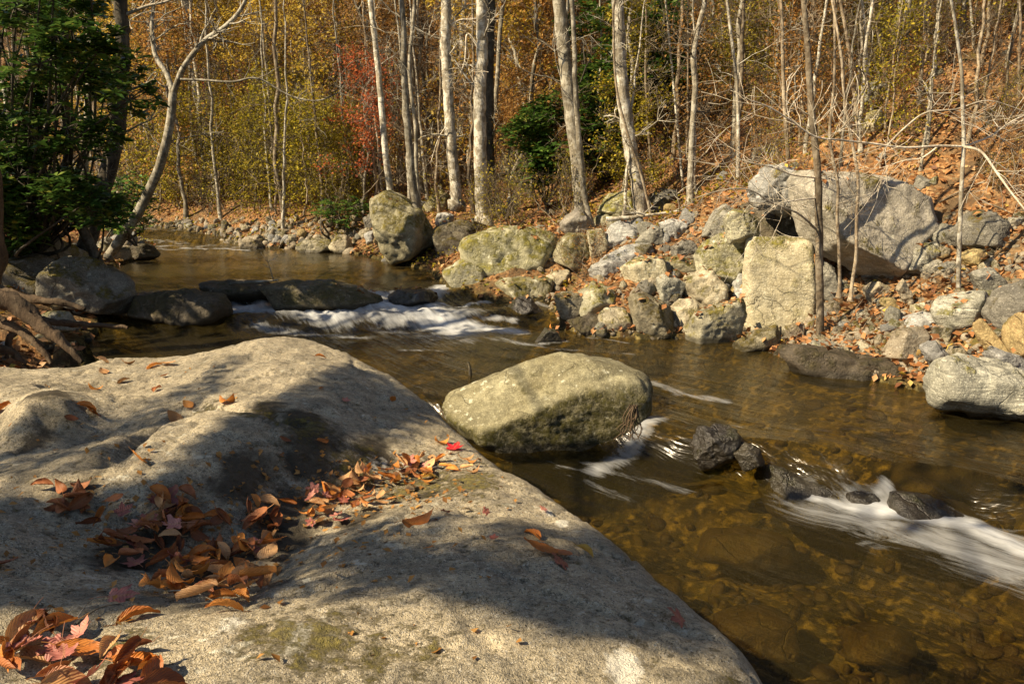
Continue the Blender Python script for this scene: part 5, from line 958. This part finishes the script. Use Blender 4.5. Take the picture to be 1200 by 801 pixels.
iso = [('t0', 205, 493, 2.8, 1.1, 'flat tan leaf in the sunlit strip on the left of the foreground rock'), ('o0', 164, 541, .2, .9, 'small orange leaf at the lower end of the sunlit strip'), ('t1', 144, 450, .3, 1., 'tan leaf on the rear left of the foreground rock'), ('t0', 122, 438, 2.4, 1.1, 'pale orange leaf pointing upward at the rear left of the rock'), ('o2', 112, 457, 1.2, 1.05, 'folded orange leaf beside the small rock hump'),
       ('o1', 104, 480, .3, 1.2, 'large curled orange leaf in front of the small rock hump'), ('o0', 108, 488, .1, 1.0, 'orange leaf beneath the large curled one'), ('b0', 84, 495, .3, .7, 'dark red-brown scrap of leaf left of the sunlit strip'), ('b1', 184, 457, 1.4, .9, 'upright brown curled leaf by the shallow dip'), ('o0', 221, 479, 2.4, .9, 'narrow orange leaf right of the flat tan one'),
       ('o2', 266, 474, 2.6, 1.2, 'big orange leaf below the sunlit hump'), ('t2', 150, 427, .2, .9, 'tan leaf at the back rim of the rock'), ('t0', 195, 428, .1, 1.3, 'long tan leaf lying along the back rim'), ('o1', 180, 431, .4, 1.2, 'orange leaf overlapping the long tan one at the back rim'), ('t1', 122, 425, .5, 1.1, 'curled tan leaf at the back left rim'), ('o0', 193, 442, .0, .6, 'little orange leaf below the back rim'),
       ('o1', 376, 420, .2, .8, 'curled leaf on the crest of the sunlit hump'), ('o2', 411, 414, 1.2, .8, 'leaf standing at the far edge of the hump'), ('o0', 376, 458, 1.7, .6, 'small orange leaf in the shadow on the hump'), ('m0', 404, 471, .2, .7, 'dull pink leaf in the shadow on the hump'), ('o0', 460, 471, 1.9, .7, 'small rusty leaf near the right edge of the hump'), ('m1', 503, 471, 2.2, .8, 'dark pink leaf on the right edge of the hump'),
       ('o0', 378, 521, 1., .8, 'orange leaf alone on the dark wall of the hollow'), ('b0', 334, 520, .2, .6, 'dark leaf scrap on the wall of the hollow'), ('m0', 192, 592, 1.2, 1.5, 'square pinkish leaf standing at the rear of the leaf pile'), ('m1', 137, 703, .1, 1.2, 'pink maple leaf alone below the dark leaf pile'), ('o1', 162, 725, .5, 1.1, 'orange-brown leaf below the pink maple leaf'), ('b0', 3, 667, .1, 1., 'maroon leaf at the left edge of the view'),
       ('o3', 2, 484, .5, 1.1, 'orange leaf at the left edge beside the rock hump'), ('o2', 490, 614, .6, 1.3, 'bright orange two-pointed leaf alone on the lit slab'), ('m0', 520, 602, .4, .6, 'shrivelled brown leaf scrap right of the two-pointed leaf'), ('p1', 547, 600, .2, .45, 'tiny white leaf on the lit slab'), ('m1', 569, 602, .1, .55, 'small dull red leaf on the lit slab'), ('m0', 577, 634, .1, .45, 'tiny red leaf near the shadow band'), ('m1', 636, 600, .2, .5, 'small red-brown leaf near the right edge of the slab'),
       ('o1', 624, 630, 2.2, .9, 'curled brown leaf on top of the cluster of four'), ('o0', 632, 648, 3.0, 1.2, 'long rusty ribbed leaf in the cluster of four'), ('b0', 655, 652, 2.8, .9, 'brown leaf at the right of the cluster of four'), ('m1', 655, 661, .2, 1., 'pink leaf under the cluster of four'), ('y1', 686, 648, .1, .7, 'yellow leaf right of the cluster of four'), ('y0', 721, 617, .5, 1., 'yellow star-shaped leaf perched on the right edge of the slab'),
       ('m1', 796, 733, 2.8, .9, 'dusky pink leaf near the lower right of the slab'), ('o0', 600, 548, 2.7, 1.1, 'orange leaf lying along the edge behind the red leaf'), ('o1', 575, 532, 1., .7, 'small orange leaf at the edge in front of the midstream boulder'), ('r0', 532, 528, 1.2, 1.25, 'bright red maple leaf at the end of the leaf pile'), ('y1', 500, 562, .6, 1., 'yellow leaf on the lit leaf pile'),
       ('p0', 311, 667, .5, 1., 'white leaf at the right rim of the lit pile'), ('p1', 481, 575, .9, .8, 'whitish leaf at the lower rim of the long pile'), ('o2', 517, 520, .9, 1.1, 'tall orange leaf standing beside the bright red one'), ('p0', 430, 598, 1.9, .9, 'cream leaf on edge at the lower left of the long pile'), ('o0', 503, 646, .5, .3, 'tiny orange speck of leaf in the shadow band')]
for k, px, py, rz, s, lab in iso: leaf(k, px, py, rz, s, lab)
def pile(n, pts, keys, s0, s1, group, label, h_):
    k = 0; xa, ya = min(p[0] for p in pts), min(p[1] for p in pts); xb, yb = max(p[0] for p in pts), max(p[1] for p in pts)
    while k < n:
        px, py = rg.uniform(xa, xb), rg.uniform(ya, yb)
        if not inpoly(np.array([px]), np.array([py]), pts)[0]: continue
        leaf(keys[rg.integers(len(keys))], px, py, rg.uniform(0, 6.28), rg.uniform(s0, s1), label, group, rg.uniform(0, h_ * .8), .26); k += 1
pile(66, [(70, 592), (130, 600), (230, 585), (280, 590), (330, 600), (330, 640), (240, 665), (150, 680), (110, 650)], ['b0', 'b1', 'b2', 'b3', 'o1', 'o3', 'm0', 't1', 'b1', 'b3'], .7, 1.2, 'leaves heaped in the shaded hollow', 'dull brown curled leaf heaped in the shaded hollow of the foreground rock', .035)
pile(50, [(170, 685), (250, 655), (320, 640), (332, 668), (322, 700), (270, 722), (240, 718), (180, 700)], ['o0', 'o1', 'o2', 'o3', 't0', 't1', 'b1', 'o1', 't3'], .8, 1.15, 'leaves of the sunlit heap', 'orange dry leaf in the sunlit heap at the lower end of the hollow', .05)
pile(78, [(330, 600), (420, 560), (480, 540), (555, 540), (560, 556), (500, 572), (430, 605), (370, 622)], ['o0', 'o1', 'o2', 't0', 't1', 't2', 't3', 'b0', 'm0', 'o3'], .55, .95, 'leaves of the long pile below the red leaf', 'orange-tan leaf in the long pile between the hollow and the red leaf', .035)
pile(34, [(-10, 735), (60, 730), (130, 755), (200, 790), (230, 815), (60, 830), (-10, 790)], ['o1', 'o3', 'b1', 'm0', 'm1', 'o0', 'b3', 't1'], .8, 1.2, 'leaves of the heap in the lower left corner', 'brown-orange leaf in the heap at the lower left corner of the rock', .035)
pile(9, [(45, 575), (110, 570), (115, 605), (50, 605)], ['b1', 'b3', 'b2'], .7, 1.1, 'curled leaves left of the hollow', 'curled brown leaf in the small dark cluster left of the hollow', .02)
pile(12, [(0, 425), (70, 408), (90, 418), (60, 426)], ['b1', 'o1', 'b0'], .7, 1.1, 'leaves behind the rock hump', 'dull leaf between the tree roots and the foreground rock', .0)
for i, (px, py, ex, ey, lab) in enumerate([(86, 742, 122, 704, 'thin straw-coloured twig standing beside the pink maple leaf'), (90, 742, 142, 716, 'dark thin twig lying beside the straw-coloured one'), (198, 700, 258, 716, 'pale leaf stalk across the sunlit heap'), (395, 612, 425, 596, 'white straw at the lower rim of the long pile')]):
    p, q = hitB(px, py), hitB(ex, ey); p = p + [0, 0, .02]; q = q + [0, 0, .02]; o = obj('twig', *tube(curve([p, (p + q) / 2 + [0, 0, .015], q], 12), np.linspace(.0018, .001, 12), 5), B_PALE if i != 1 else B_DARK); tag(o, lab, 'twig')
A = Acc(); P = []
while len(P) < 800:
    px, py = [(rg.normal(250, 110), rg.normal(620, 45)), (rg.normal(440, 70), rg.normal(570, 18)), (rg.uniform(0, 620), rg.uniform(430, 780))][rg.choice(3, p=[.5, .35, .15])]
    if 0 < px < 640: q = hitB(px, py); P.append([q[0], q[1], zB1(q[0], q[1]) + .004])
leaves(A, np.array(P), .026, rg, .2); o = A.obj('leaf_crumbs', L_BRN); tag(o, 'brown crumbs and broken bits of leaves in the hollow', 'leaf litter', kind='stuff')
# leaves on the small wet stone and the midstream boulder, root tuft hanging from it
q = Py(646, 386, hit(642, 400)[1] + .1); leafy = leaf('o2', 0, 0, .5, 1.2, 'single orange leaf perched on the little pointed wet stone', Q=np.array(q)); leafy.location = (q[0], q[1], q[2] + .02)
q = Py(600, 438, 5.3)
root = empty('rootlet_tuft', Py(742, 480, 4.95)); tag(root, 'reddish tuft of rootlets trailing from the midstream boulder to the water', 'rootlets'); A = Acc()
for i in range(16):
    a = np.array([rg.normal() * .015, rg.normal() * .02, .03]); A.add(*tube(curve([a, a + [rg.normal() * .03, -.02, -.07], a + [rg.normal() * .04 - .02, -.03, -.15], a + [rg.normal() * .05 - .03, -.03, -.22]], 10), np.linspace(.005, .002, 10), 4))
A.obj('rootlet', F_ORG if False else B_ROOT, root)
for o in list(bpy.data.objects):
    if o.name.split('.')[0] in ('bare_tree',) and o.get('label') is None: bpy.data.objects.remove(o)
